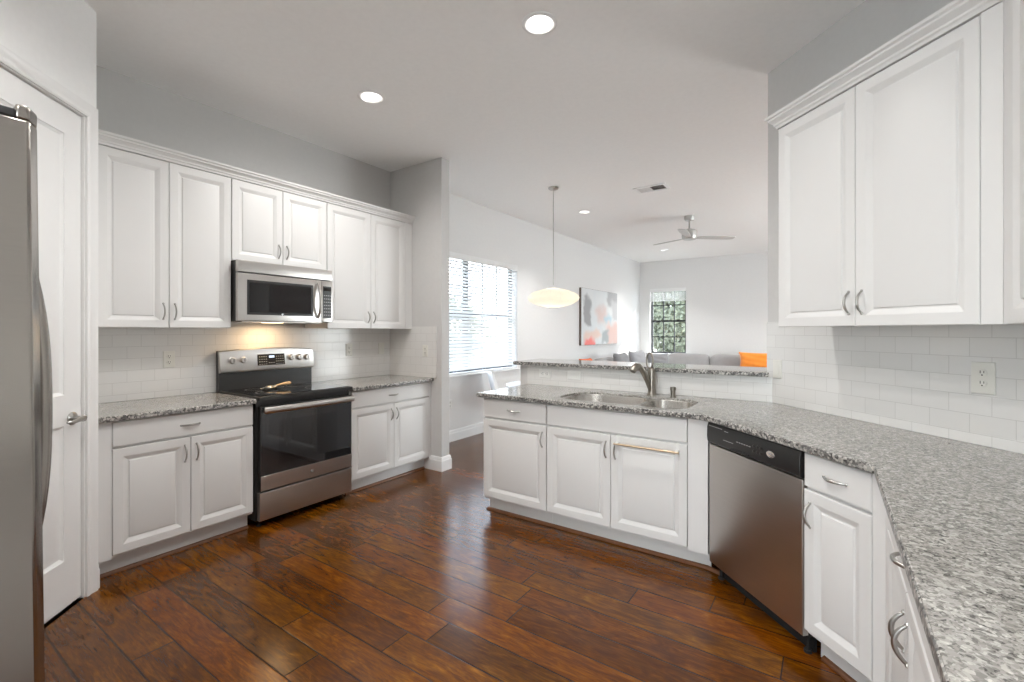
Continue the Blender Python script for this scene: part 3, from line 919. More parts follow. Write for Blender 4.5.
mb.add([(x0, p0[1], p0[2]), (x1, p0[1], p0[2]), (x1, p1[1], p1[2]), (x0, p1[1], p1[2]),
        (x0, p0[1] + .004, p0[2]), (x1, p0[1] + .004, p0[2]), (x1, p1[1] + .004, p1[2]), (x0, p1[1] + .004, p1[2])],
       [(0, 1, 2, 3), (4, 7, 6, 5), (0, 4, 5, 1), (1, 5, 6, 2), (2, 6, 7, 3), (3, 7, 4, 0)])
dp = mb.build('display', 'black_glass', cp_, bevel=.0015)
def flatmark(mb, x0, x1, z0, z1, d=.0032):
    a_, b_ = on_panel(0, z0, d), on_panel(0, z1, d)
    mb.add([(x0, a_[1], z0), (x1, a_[1], z0), (x1, b_[1], z1), (x0, b_[1], z1), (x0, a_[1] + .0005, z0), (x1, a_[1] + .0005, z0), (x1, b_[1] + .0005, z1), (x0, b_[1] + .0005, z1)],
           [(0, 1, 2, 3), (4, 7, 6, 5), (0, 4, 5, 1), (1, 5, 6, 2), (2, 6, 7, 3), (3, 7, 4, 0)])
mb = MB(); flatmark(mb, .368, .412, 1.155, 1.172); mb.build('clock_digits', 'display_lit', dp, smooth=False)
for i in range(4):
    for j in range(4):
        for x in (.287, .425):
            mb = MB(); flatmark(mb, x + i * .018, x + .010 + i * .018, 1.102 + j * .020, 1.107 + j * .020)
            mb.build('touch_key', 'grey_mark', dp, smooth=False)
for i in range(3):
    mb = MB(); flatmark(mb, .366 + i * .018, .376 + i * .018, 1.112, 1.117); mb.build('touch_key', 'grey_mark', dp, smooth=False)
# oven door
od = MB().rings(.020, RW - .004, .262, .846, [(0, .034), (0, .003), (.002, .0008), (.005, 0)]).build('oven_door', 'black_metal', rg, ang=22)
MB().box(.024, RW - .008, -.0035, -.0002, .368, .842).build('door_glass', 'oven_glass', od, bevel=.0015)
MB().box(.150, RW - .140, -.0042, -.0036, .425, .735).build('inner_window', 'black_glass', od, smooth=False)
kp = MB().box(.022, RW - .006, -.0040, -.0002, .264, .366).build('door_rail', 'steel', od, bevel=.0015)
mb = MB().lathe([(.0135, 0), (.0135, .0012)], (.405, -.0040, .315), 24, 'y')
eb_ = mb.build('emblem', 'badge_silver', kp)
eb_['label'] = 'small round maker emblem'
pts = [(.405 + .0125 * math.cos(2 * PI * i / 24), -.0055, .315 + .0125 * math.sin(2 * PI * i / 24)) for i in range(25)]
mb = MB().tube(pts, .0011, 6, cap=False)
for q in (-1, 1):
    pts = [(.405 + q * .0045 + .0035 * math.cos(a), -.0055, .315 + .0045 * math.sin(a)) for a in [PI * (.3 + 1.6 * i / 12) for i in range(13)]]
    mb.tube(pts, .0008, 6)
mb.build('monogram', 'badge_grey', eb_)
# bowed bar handle
pts = []; n = 16
for i in range(n + 1):
    u = -1 + 2 * i / n
    pts.append((.389 + u * .362, -.040 - .010 * (1 - u * u), .824))
hd = MB().tube(pts, .0165, 14, flat=(1.4, .65)).build('handle', 'steel', od)
for u in (-1, 1):
    MB().box(.394 + u * .335 - .012, .394 + u * .335 + .012, -.040, -.003, .808, .836).build('handle_post', 'steel', hd, bevel=.003)
MB().rings(.014, RW - .004, .058, .250, [(0, .034), (0, -.001), (.002, -.0035), (.005, -.004)]).build('storage_drawer', 'steel', rg, ang=22)
for x in (.05, RW - .05):
    for y in (.08, RD - .08):
        MB().lathe([(.018, 0), (.018, .01), (.010, .012), (.010, .055)], (x, y, 0), 12).build('foot', 'black_rough', rg)

# utensil left on the cooktop
ut = thing('spoon_rest', 'small steel spoon rest on black glass cooktop', 'spoon rest', (RX - .34, 1.637 + .27, .9216))
mb = MB(); vs = []; fs = []; n = 24
for j, (r, h) in enumerate([(0.0, .001), (.030, .001), (.044, .006), (.052, .016), (.054, .0165), (.046, .004), (.030, -.0), (.0, -.0)]):
    for k in range(n):
        a = 2 * PI * k / n
        vs.append((r * math.cos(a) * .8, r * math.sin(a), h))
for j in range(7):
    for k in range(n): fs.append((j * n + k, j * n + (k + 1) % n, (j + 1) * n + (k + 1) % n, (j + 1) * n + k))
mb.add(vs, fs).build('dish', 'nickel', ut)
MB().box(-.008, .008, -.075, -.050, .010, .0145).build('grip', 'nickel', ut, bevel=.003)
sp_ = thing('cooking_spoon', 'tan-handled cooking spoon lying across the steel rest', 'spoon', (RX - .34, 1.637 + .27, .9216), math.radians(-8))
MB().tube([(0, .045, .0265), (0, .09, .033), (0, .105, .0355), (0, .145, .037), (0, .155, .037)], [.006, .009, .0115, .0125, .006], 12).build('handle', 'tan_wood', sp_)
MB().ell((0, .0, .0225), (.022, .036, .0055), 16, 8).build('bowl', 'nickel', sp_)
MB().tube([(0, .028, .024), (0, .05, .027)], .005, 10).build('neck', 'nickel', sp_)

# ------------------------------------------------------------------ microwave
MWW = .758
mw = thing('over_range_microwave', 'stainless over-range microwave hung under the short cabinet', 'microwave', (-3.446, 1.606, 1.443), A_L)
MH = .437
MB().box(.004, MWW - .004, .030, .41, .002, MH).build('case', 'black_metal', mw, bevel=.003)
mb = MB().rings(.001, MWW - .001, .352, MH, [(0, .030), (0, .006), (.003, .001), (.008, 0)])
vg = mb.build('vent_strip', 'steel', mw, ang=22)
dr = MB().rings(.001, .655, .004, .346, [(0, .030), (0, .004), (.002, .001), (.006, 0)]).build('door', 'steel', mw, ang=22)
MB().box(.064, .580, -.0025, .0005, .048, .300).build('door_window', 'black_plastic', dr, bevel=.002)
MB().box(.080, .563, -.0035, -.0026, .066, .282).build('window_glass_pane', 'black_glass', dr, smooth=False)
mb = MB().lathe([(.010, 0), (.010, .001)], (0, 0, 0), 20, 'y'); mb.xf(Matrix.Translation((.322, -.0027, .057)) @ Matrix.Diagonal((1, 1, .55, 1)))
o = mb.build('badge', 'badge_silver', dr); o['label'] = 'tiny oval maker badge under the window'
pts = [(.622, -.004 - .038 * (1 - abs(u) ** 2.4), .178 + u * .142) for u in [-1 + 2 * i / 14 for i in range(15)]]
MB().tube(pts, [.009 + .003 * (1 - abs(-1 + 2 * i / 14)) for i in range(15)], 12).build('handle', 'steel', dr)
cpn = MB().rings(.658, MWW - .001, .004, .346, [(0, .030), (0, .004), (.002, .001), (.006, 0)]).build('control_panel', 'steel', mw, ang=22)
kp = MB().box(.668, MWW - .012, -.002, .0005, .035, .300).build('keypad', 'black_plastic', cpn, bevel=.002)
MB().box(.674, MWW - .018, -.0028, -.0021, .262, .288).build('display', 'black_glass', kp, smooth=False)
for i in range(4):
    for j in range(7):
        MB().box(.677 + i * .0175, .686 + i * .0175, -.0027, -.0021, .058 + j * .027, .064 + j * .027).build('touch_key', 'grey_mark', kp, smooth=False)
un = MB().box(.06, .70, .06, .34, -.004, .0015).build('underside', 'steel_warm', mw)
MB().box(.30, .44, .19, .26, -.006, -.0042).build('cooktop_lamp', 'hood_lens', un, smooth=False)
ld = bpy.data.lights.new('hood_lamp', 'AREA'); ld.shape = 'RECTANGLE'; ld.size = .14; ld.size_y = .07; ld.energy = 2.0; ld.color = (1.0, .66, .34)
lo = bpy.data.objects.new('hood_lamp', ld); COL.objects.link(lo); lo.parent = un; lo.location = (.37, .225, -.008); lo.rotation_euler = (0, 0, 0)

# ------------------------------------------------------------------ fridge
FW, FXR = .86, -1.13
fr_ = thing('refrigerator', 'stainless french-door refrigerator with bowed handles beside the pantry door', 'refrigerator', (FXR - FW, .198, 0), PI)
fr_.location = (FXR, .198, 0)        # local x runs to -X, front faces +Y
def fdoor(name, x0, x1, z0, z1):
    # convex door: profile across x
    mb = MB(); n = 14
    for (yb, za, zb) in ([(.075, z0, z1 - .0245), (.026, z1 - .0246, z1)] if z1 > 1.7 else [(.075, z0, z1)]):
        vs = []; fs = []
        for k in range(n + 1):
            x = x0 + (x1 - x0) * k / n
            b_ = -.034 * (1 - (2 * x / FW - 1) ** 2)
            lo = -.010 if za < 1.6 else 0.0           # the front swells slightly towards its foot
            e = .0
            if x < .012: e = .010 * (1 - x / .012)
            if FW - x < .012: e = .010 * (1 - (FW - x) / .012)
            vs += [(x, yb, za), (x, b_ + e + lo, za), (x, b_ + e, zb), (x, yb, zb)]
        for k in range(n):
            for j in range(4): fs.append((k * 4 + j, k * 4 + (j + 1) % 4, k * 4 + 4 + (j + 1) % 4, k * 4 + 4 + j))
        fs.append((0, 1, 2, 3)); fs.append(tuple(reversed([n * 4 + j for j in range(4)])))
        mb.add(vs, fs)
    vs, fs = [], []
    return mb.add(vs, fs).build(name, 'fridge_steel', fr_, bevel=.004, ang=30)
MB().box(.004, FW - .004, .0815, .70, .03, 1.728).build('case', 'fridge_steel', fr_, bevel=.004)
MB().box(.008, FW - .008, 0.0755, .0812, .06, 1.728).build('door_gasket', 'dark_gasket', fr_, smooth=False)
d1 = fdoor('door', .0, FW / 2 - .003, .730, 1.758)
d2 = fdoor('door', FW / 2 + .003, FW, .730, 1.758)
d3 = fdoor('freezer_drawer', .0, FW, .085, .722)
def fhandle(par, x):
    pts = []; n = 18
    for i in range(n + 1):
        u = -1 + 2 * i / n
        d = .046 * (1 - abs(u) ** 2.6)
        pts.append((x, -.032 - d, 1.190 + u * .40))
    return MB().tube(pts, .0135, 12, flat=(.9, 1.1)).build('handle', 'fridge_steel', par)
fhandle(d1, FW / 2 - .045); fhandle(d2, FW / 2 + .045)
MB().box(.03, FW - .03, -.012, .012, .7225, .7295).build('grip_recess', 'dark_gasket', d3, smooth=False)
MB().box(.001, .10, .0265, .14, 1.7340, 1.7480).build('hinge_cover', 'dark_gasket', fr_, bevel=.002)
MB().box(FW - .10, FW - .001, .0265, .14, 1.7340, 1.7480).build('hinge_cover', 'dark_gasket', fr_, bevel=.002)
MB().box(.02, FW - .02, .05, .68, 0, .03).build('base_grille', 'black_rough', fr_, smooth=False)

# ------------------------------------------------------------------ pantry door and its casing (local: x from the diagonal's far end to the corner)
PR = 3 * PI / 4
dr_ = thing('door_1', 'white tall two-panel pantry door', 'door', (PE[0], PE[1], 0), PR)
del dr_['label']; del dr_['category']
dr_['kind'] = 'structure'
xa, xb = PL - DO1 + .004, PL - DO0 - .004
y = .012
lf = MB()
stile, zs = .112, [(.245, .905), (1.06, DZ - .135)]
lf.prism([(xa, .012), (xb, .012), (xb, DZ - .005), (xa, DZ - .005)], y, y + .034, [[(xa + stile, a), (xb - stile, a), (xb - stile, b), (xa + stile, b)] for a, b in zs])
lf.xf(Matrix(((1, 0, 0, 0), (0, 0, 1, 0), (0, 1, 0, 0), (0, 0, 0, 1))))
lf.build('leaf', 'trim_white', dr_, bevel=.002, smooth=False)
for a, b in zs:
    MB().rings(xa + stile - .001, xb - stile + .001, a - .001, b + .001, [(0, y + .030), (0, y + .004), (.006, y + .006), (.014, y + .012), (.022, y + .012), (.055, y + .004), (.06, y + .003)]).build('panel', 'trim_white', dr_, ang=22)
kx = xb - .062; kz = .935
kb = MB().lathe([(.033, 0), (.033, .005), (.026, .009), (.014, .012), (.012, .040), (.016, .046)], (kx, y, kz), 24, 'y')
kb.tube([(kx, y - .050, kz), (kx - .02, y - .056, kz + .001), (kx - .06, y - .058, kz - .003), (kx - .095, y - .056, kz - .004), (kx - .108, y - .050, kz - .002)], [.013, .0115, .0095, .009, .006], 12)
kb.ell((kx, y - .050, kz), (.017, .014, .017), 14, 8)
ho = kb.build('door_handle', 'nickel', dr_)
ho['label'] = 'satin nickel lever handle'
CAS = [(0, -.001), (0, .012), (.010, .016), (.016, .014), (.030, .014), (.040, .018), (.056, .022), (.064, .022), (.066, .017), (.070, .010), (.070, -.001)]
c_ = MB().sweep([(PL - DO1 - .004, 0), (PL - DO1 - .004, DZ + .004), (PL - DO0 + .004, DZ + .004), (PL - DO0 + .004, 0)][::-1], CAS, plane='xz')
co = c_.build('trim_5', 'trim_white', ang=25)
place(co, (PE[0], PE[1], 0), PR); struct(co)
pb = MB().sweep([(PL - DO0 + .076, 0), (PL, 0)], BASE)
bo = pb.build('baseboard_pantry', 'trim_white', ang=25)
place(bo, (PE[0], PE[1], 0), PR); struct(bo)

# ------------------------------------------------------------------ wall plates
def plate(label, loc, rot, kind, horizontal=False, w=.072, h=.117, mat='plate_almond', group='outlet and switch plates'):
    o = thing('outlet_plate' if kind == 'outlet' else 'switch_plate', label, 'outlet' if kind == 'outlet' else 'switch', loc, rot, group)
    rt = Matrix.Rotation(PI / 2, 4, 'Y') if horizontal else Matrix.Identity(4)
    MB().rings(-w / 2, w / 2, -h / 2, h / 2, [(0, -.0003), (0, -.003), (.002, -.0055), (.006, -.006)]).xf(rt).build('cover', mat, o, ang=25)
    n = max(1, round(w / .05) - 0) if w > .09 else 1
    xs = [0] if n == 1 else [-.023, .023]
    for i, x in enumerate(xs):
        if kind == 'outlet':
            for z in (-.021, .021):
                fc_ = MB().lathe([(.0165, 0), (.0165, .0012), (.015, .0018)], (x, -.006, z), 20, 'y').xf(rt).build('socket', mat, o)
                mb = MB().box(x - .0075, x - .0050, -.0084, -.0079, z - .002, z + .009).box(x + .0050, x + .0075, -.0084, -.0079, z - .001, z + .008)
                mb.lathe([(.0028, .0001), (.0028, .0006)], (x, -.0078, z - .009), 10, 'y')
                mb.xf(rt).build('slot', 'slot_dark', fc_, smooth=False)
        else:
            MB().box(x - .016, x + .016, -.0075, -.0055, -.033, .033).xf(rt).build('rocker', mat, o, bevel=.001)
    return o
yt = XW + .0085
plate('outlet plate on tiles between pantry corner and range', (yt, 1.337, 1.172), A_L, 'outlet')
plate('outlet plate on tiles right of range, nearer the microwave', (yt, 2.83, 1.19), A_L, 'outlet')
plate('switch plate on tiles right of range, nearer the stub wall', (yt, 3.225, 1.19), A_L, 'switch')
plate('outlet plate on the tiled face of stub wall', (-3.335, STY - .0085, 1.175), 0, 'outlet')
plate('low white outlet plate on grey dining wall beyond stub wall', (XW, 4.30, .469), A_L, 'outlet', mat='plastic_white')
plate('sideways outlet plate on bar tiles nearest the open end', (-2.009, YBAR - .0085, 1.008), 0, 'outlet', True, mat='plastic_white')
plate('sideways switch plate on bar tiles closer to the faucet', (-1.733, YBAR - .0085, 1.008), 0, 'switch', True, mat='plastic_white')
dq = dpt(tau(-.262, 3.413), 2.2185)
plate('switch plate on diagonal tiles beside the end of bar ledge', (dq[0], dq[1], 1.13), A_D, 'switch')
dq = dpt(tau(.524, 2.627), 2.2185)
plate('almond outlet plate on diagonal tiles below the wall cabinet corner', (dq[0], dq[1], 1.183), A_D, 'outlet', w=.082, h=.128)

# ------------------------------------------------------------------ ceiling fixtures
def downlight(p, label, watts, group, cone=172, blend=1.0):
    o = thing('recessed_downlight', label, 'downlight', (p[0], p[1], HC), 0, group)
    MB().lathe([(.071, -.0005), (.098, -.0005), (.098, -.004), (.090, -.0085), (.078, -.0085), (.070, -.002)], (0, 0, 0), 32, cap=False).build('trim_ring', 'trim_white', o)
    MB().lathe([(.0715, .0), (.066, .045), (.058, .085), (.056, .085), (.064, .045), (.0695, .0)], (0, 0, 0), 32, cap=False).build('reflector', 'trim_white', o)
    MB().lathe([(.0575, .070), (.0575, .078)], (0, 0, 0), 28).build('lens', 'lamp_lens', o)
    d = bpy.data.lights.new('downlight_bulb', 'SPOT'); d.energy = watts; d.spot_size = math.radians(cone); d.spot_blend = blend
    d.shadow_soft_size = .035; d.color = SPOT_COL
    l = bpy.data.objects.new('downlight_bulb', d); COL.objects.link(l); l.parent = o; l.location = (0, 0, -.014)
LK = ['bright round recessed downlight nearest to camera in kitchen ceiling', 'round recessed downlight in kitchen ceiling in front of microwave cabinets',
      'unseen kitchen downlight added in front of the fridge', 'unseen kitchen downlight added above the right-hand counter', 'unseen downlight added in the passage behind the camera']
for p, l in zip(DOWN_K, LK): downlight(p, l, SPOT_W, 'recessed kitchen downlights')
LL = ['recessed downlight between pendant and ceiling fan', 'small recessed downlight below the fan blades near far corner',
      'living room downlight hidden behind the diagonal wall, nearer', 'living room downlight hidden behind the diagonal wall, farther']
for p, l in zip(DOWN_L, LL): downlight(p, l, SPOT_LIVING_W, 'recessed living room downlights', 115, .8)

# vent
vt = thing('ceiling_vent', 'white louvred air vent in the ceiling before the fan', 'vent', (-1.74, 5.49, HC), 0)
MB().prism([(-.19, -.12), (.19, -.12), (.19, .12), (-.19, .12)], -.010, -.0005, [[(-.155, -.085), (.155, -.085), (.155, .085), (-.155, .085)]]).build('frame', 'trim_white', vt, bevel=.003, smooth=False)
MB().box(-.155, .155, -.085, .085, -.0015, -.0005).build('duct', 'vent_dark', vt, smooth=False)
mb = MB()
for i in range(8):
    y_ = -.075 + i * .0215
    mb.add([(-.155, y_ - .006, -.002), (.0, y_ - .006, -.002), (.0, y_ + .006, -.009), (-.155, y_ + .006, -.009)], [(0, 1, 2, 3)])
for i in range(7):
    x_ = .015 + i * .021
    mb.add([(x_ - .004, -.085, -.0025), (x_ - .004, .085, -.0025), (x_ + .004, .085, -.009), (x_ + .004, -.085, -.009)], [(0, 1, 2, 3)])
mb.build('louvres', 'trim_white', vt, smooth=False)

# pendant
pd = thing('pendant_lamp', 'saucer pendant lamp with ribbed cream shade on long thin rod', 'pendant lamp', (-2.70, 4.82, HC), 0)
MB().lathe([(.062, -.0005), (.062, -.012), (.050, -.022), (.012, -.028), (.006, -.030)], (0, 0, 0), 28).build('canopy', 'nickel', pd)
MB().tube([(0, 0, -.029), (0, 0, -1.16)], .0045, 8).build('stem', 'nickel', pd)
zc = 1.765 - HC
mb = MB(); prof = []
for i in range(13):
    a = i / 12
    r = .305 * math.sin(PI * (.035 + .93 * a)) ** .80 if True else 0
    zz = .120 - .240 * a
    prof.append((max(r, .03), zz))
prof = []
for i in range(17):
    th = PI * (.5 - i / 16)
    z_ = .118 * math.sin(th); r_ = .307 * math.cos(th) ** 1.35
    prof.append((max(.055, r_), z_))
nn = 32; vs = []; fs = []
for (r, h) in prof:
    for k in range(nn):
        q = r * (1.0 if k % 2 == 0 else .985)
        vs.append((q * math.cos(2 * PI * k / nn), q * math.sin(2 * PI * k / nn), zc + h))
for j in range(len(prof) - 1):
    for k in range(nn): fs.append((j * nn + k, j * nn + (k + 1) % nn, (j + 1) * nn + (k + 1) % nn, (j + 1) * nn + k))
sh = mb.add(vs, fs).build('shade', 'pendant_skin', pd, ang=80)
mb = MB()
for k in range(16):
    a = 2 * PI * k / 16
    mb.tube([((r + .001) * math.cos(a), (r + .001) * math.sin(a), zc + h) for r, h in prof], .0016, 5)
mb.build('wire_ribs', 'plate_almond', sh)
MB().lathe([(.057, .117), (.057, .121), (.02, .125)], (0, 0, zc), 20).build('cap', 'nickel', pd)
MB().lathe([(.057, -.121), (.057, -.117)], (0, 0, zc), 20).build('bottom_ring', 'nickel', pd)
ld = bpy.data.lights.new('pendant_bulb', 'POINT'); ld.energy = 2.2; ld.color = (1, .95, .88); ld.shadow_soft_size = .05
lo = bpy.data.objects.new('pendant_bulb', ld); COL.objects.link(lo); lo.parent = pd; lo.location = (0, 0, zc)

# ceiling fan
fan = thing('ceiling_fan', 'silver three-blade ceiling fan over the living room', 'ceiling fan', (-1.70, 7.14, HC), 0)
MB().lathe([(.072, -.0005), (.072, -.050), (.060, -.068), (.014, -.075)], (0, 0, 0), 28).build('canopy', 'fan_silver', fan)
MB().tube([(0, 0, -.07), (0, 0, -.21)], .013, 12).build('downrod', 'fan_silver', fan)
MB().lathe([(.035, -.19), (.075, -.205), (.105, -.225), (.108, -.300), (.100, -.330), (.085, -.350), (.03, -.356)], (0, 0, 0), 32).build('motor', 'fan_silver', fan)
for k, a in enumerate([math.radians(35), math.radians(155), math.radians(275)]):
    mb = MB()
    pts = [(.09, -.035), (.22, -.062), (.45, -.070), (.63, -.062), (.665, -.040), (.67, .0), (.66, .045), (.60, .062), (.40, .058), (.20, .045), (.09, .035)]
    mb.prism(pts, -.005, .005)
    mb.xf(Matrix.Rotation(a, 4, 'Z') @ Matrix.Translation((0, 0, -.322)) @ Matrix.Rotation(math.radians(-9), 4, 'X'))
    mb.build('blade', 'fan_blade', fan, bevel=.002)

# ------------------------------------------------------------------ windows (structure)
def window(name, W, Z0, Z1, loc, rot, units, cols, rows, depth=.10):
    o = bpy.data.objects.new(name, None); COL.objects.link(o)
    place(o, loc, rot); o['kind'] = 'structure'
    f = .038
    fr = MB(); mu = MB(); gl_ = MB()
    uw = W / units
    for k in range(units):
        x0, x1 = k * uw, (k + 1) * uw
        fr.prism([(x0, Z0), (x1, Z0), (x1, Z1), (x0, Z1)], depth, depth + .05, [[(x0 + f, Z0 + f), (x1 - f, Z0 + f), (x1 - f, Z1 - f), (x0 + f, Z1 - f)]])
    fr.xf(Matrix(((1, 0, 0, 0), (0, 0, 1, 0), (0, 1, 0, 0), (0, 0, 0, 1))))
    for k in range(units):
        x0, x1 = k * uw + f, (k + 1) * uw - f
        zm = (Z0 + Z1) / 2
        mu.box(x0, x1, depth + .006, depth + .044, zm - .022, zm + .022)
        for i in range(1, cols):
            x = x0 + (x1 - x0) * i / cols
            mu.box(x - .011, x + .011, depth + .014, depth + .036, Z0 + f, zm - .022)
            mu.box(x - .011, x + .011, depth + .014, depth + .036, zm + .022, Z1 - f)
        for (za, zb) in ((Z0 + f, zm - .022), (zm + .022, Z1 - f)):
            for i in range(1, rows):
                z_ = za + (zb - za) * i / rows
                mu.box(x0, x1, depth + .0135, depth + .0365, z_ - .011, z_ + .011)
            gl_.box(x0, x1, depth + .0235, depth + .0265, za, zb)
    fr.build('window_frame', 'window_bronze', o, smooth=False)
    mu.build('muntins', 'window_bronze', o, smooth=False)
    gl_.build('window_pane', 'window_glass', o, smooth=False)
    return o
window('window_1', WY1 - WY0, WZ0, WZ1, (XW, WY0, 0), A_L, 2, 3, 2)
window('window_2', FX1 - FX0, FZ0, FZ1, (FX0, YF, 0), 0, 1, 3, 2)
window('added_window_living', 2.8, .02, 2.4, (XLR, YF - 2.2, 0), A_R, 2, 1, 1)  # unseen glazing, added to light the living room
window('added_window_back', 1.9, .05, 2.4, (XR - .1, YBACK, 0), PI, 2, 1, 1)  # unseen glazing behind the camera, added to light the kitchen
def sill(name, W, z, loc, rot):
    o = MB().box(-.03, W + .03, -.035, .098, z - .022, z - .0005).build(name, 'trim_white', bevel=.004)
    place(o, loc, rot); struct(o)
sill('trim_6', WY1 - WY0, WZ0, (XW, WY0, 0), A_L)
sill('trim_7', FX1 - FX0, FZ0, (FX0, YF, 0), 0)
# blinds
def blind(label, W, z0, z1, zlow, loc, rot, pitch=.0430, tilt=42):
    o = thing('window_blind', label, 'blind', loc, rot)
    a, b = .008, W - .008
    MB().box(a, b, .006, .070, z1 - .058, z1 - .002).box(a - .004, b + .004, -.010, .0055, z1 - .085, z1 - .002).build('headrail', 'blind_white', o, bevel=.002)
    mb = MB(); z = z1 - .10; k = 0
    while z > zlow + .03:
        s0 = len(mb.v)
        mb.box(a, b, -.025, .025, -.0014, .0014)
        mb.xf(Matrix.Translation((0, .040, z)) @ Matrix.Rotation(math.radians(tilt), 4, 'X'), s0)
        z -= pitch; k += 1
    mb.build('slats', 'blind_white', o, smooth=False)
    MB().box(a, b, .015, .065, zlow, zlow + .018).build('bottom_rail', 'blind_white', o, bevel=.002)
    mb = MB()
    for x in [W * .08, W * .36, W * .64, W * .92]:
        mb.box(x - .002, x + .002, .0135, .0150, zlow, z1 - .06).box(x - .002, x + .002, .0655, .067, zlow, z1 - .06)
    mb.build('ladder_cords', 'blind_white', o, smooth=False)
    return o
blind('wide white slatted blind over the dining window', WY1 - WY0, WZ0, WZ1, WZ0 + .004, (XW, WY0, 0), A_L)
bl = blind('white blind gathered at the top of far window', FX1 - FX0, FZ0, FZ1, FZ1 - .30, (FX0, YF, 0), 0, pitch=.012, tilt=0)

# ------------------------------------------------------------------ dining and living furniture
tbx, tby = -2.68, 4.82
tab = thing('dining_table', 'round white pedestal dining table behind the bar', 'table', (tbx, tby, 0))
MB().lathe([(.02, .712), (.54, .716), (.575, .726), (.58, .735), (.575, .742), (.0, .742)], (0, 0, 0), 48, cap=False).build('tabletop', 'table_white', tab)
MB().lathe([(.28, 0), (.27, .012), (.16, .03), (.07, .10), (.045, .25), (.04, .45), (.055, .62), (.11, .70), (.16, .711)], (0, 0, 0), 32).build('pedestal', 'table_white', tab)
def shell_chair(label, loc, rot):
    o = thing('shell_chair', label, 'chair', loc, rot, 'white shell dining chairs')
    # shell: rows from seat front to back top; x across, y: front is -y
    prof = [(-.22, .425, .20), (-.20, .445, .225), (-.10, .445, .235), (.02, .430, .235), (.11, .425, .235), (.165, .455, .235), (.20, .53, .235), (.225, .62, .225), (.25, .72, .205), (.27, .80, .165), (.276, .835, .10)]
    vs = []; fs = []; n = 12
    for j, (y_, z_, w_) in enumerate(prof):
        for k in range(n + 1):
            u = -1 + 2 * k / n
            cup = abs(u) ** 2.5
            dz = .045 * cup if j < 5 else .02 * cup
            dy = 0 if j < 5 else -.07 * cup
            vs.append((u * w_, y_ + dy, z_ + dz))
    for j in range(len(prof) - 1):
        for k in range(n): fs.append((j * (n + 1) + k, j * (n + 1) + k + 1, (j + 1) * (n + 1) + k + 1, (j + 1) * (n + 1) + k))
    sh_ = MB().add(vs, fs).build('shell', 'table_white', o, ang=60)
    m_ = sh_.modifiers.new('solid', 'SOLIDIFY'); m_.thickness = .006
    m2 = sh_.modifiers.new('sub', 'SUBSURF'); m2.levels = 1; m2.render_levels = 1
    for sx in (-1, 1):
        for sy in (-1, 1):
            MB().tube([(sx * .10, .0 + sy * .09, .420), (sx * .19, sy * .19, .012), (sx * .192, sy * .192, 0)], [.013, .011, .010], 10).build('leg', 'wood_leg', o)
    mb = MB().tube([(-.10, -.09, .418), (.10, .09, .418)], .006, 8).tube([(.10, -.09, .412), (-.10, .09, .412)], .006, 8)
    mb.build('cross_brace', 'black_metal', o)
    return o
shell_chair('white shell dining chair standing under the dining window', (-3.44, 4.95, 0), math.radians(122))

sofa = thing('sectional_sofa', 'long grey sectional sofa along far and left living room walls', 'sofa', (0, 0, 0))
mb = MB().box(-3.80, 0.60, 10.35, 11.22, .06, .40)
mb.box(-3.80, -2.95, 6.93, 10.349, .06, .40)
mb.build('base', 'sofa_fabric', sofa, bevel=.03, seg=3)
mb = MB().box(-3.82, 0.60, 11.02, 11.25, .10, .74); mb.box(-3.835, -3.62, 6.93, 11.015, .10, .74)
mb.build('back_frame', 'sofa_fabric', sofa, bevel=.04, seg=3)
def cushion(name, parent, c, r, mat, rotz=0, tilt=0, seed=0, p=.55):
    rnd = random.Random(seed)
    ph = [rnd.uniform(0, 6) for _ in range(4)]
    def fn(q):
        s_ = lambda a, e: math.copysign(abs(a) ** e, a)
        w = 1 + .03 * math.sin(5 * q.x + ph[0]) * math.cos(4 * q.z + ph[1])
        return Vector((s_(q.x, p) * w, s_(q.y, .8), s_(q.z, p) * w))
    mb = MB().ell((0, 0, 0), r, 28, 16, fn)
    mb.xf(Matrix.Translation(c) @ Matrix.Rotation(rotz, 4, 'Z') @ Matrix.Rotation(tilt, 4, 'X'))
    return mb.build(name, mat, parent, ang=70)
for i, x in enumerate([-2.62, -1.70, -.78, .14]):
    cushion('seat_cushion', sofa, (x, 10.70, .475), (.455, .36, .085), 'sofa_fabric', 0, 0, i)
    cushion('back_cushion', sofa, (x, 10.93, .675), (.46, .12, .195), 'sofa_fabric', 0, math.radians(-10), 10 + i, .42)
for i, y_ in enumerate([7.42, 8.36, 9.30]):
    cushion('seat_cushion', sofa, (-3.25, y_, .475), (.36, .46, .085), 'sofa_fabric', 0, 0, 20 + i)
    cushion('back_cushion', sofa, (-3.54, y_, .67), (.46, .115, .19), 'sofa_fabric', PI / 2, math.radians(-10), 30 + i, .42)
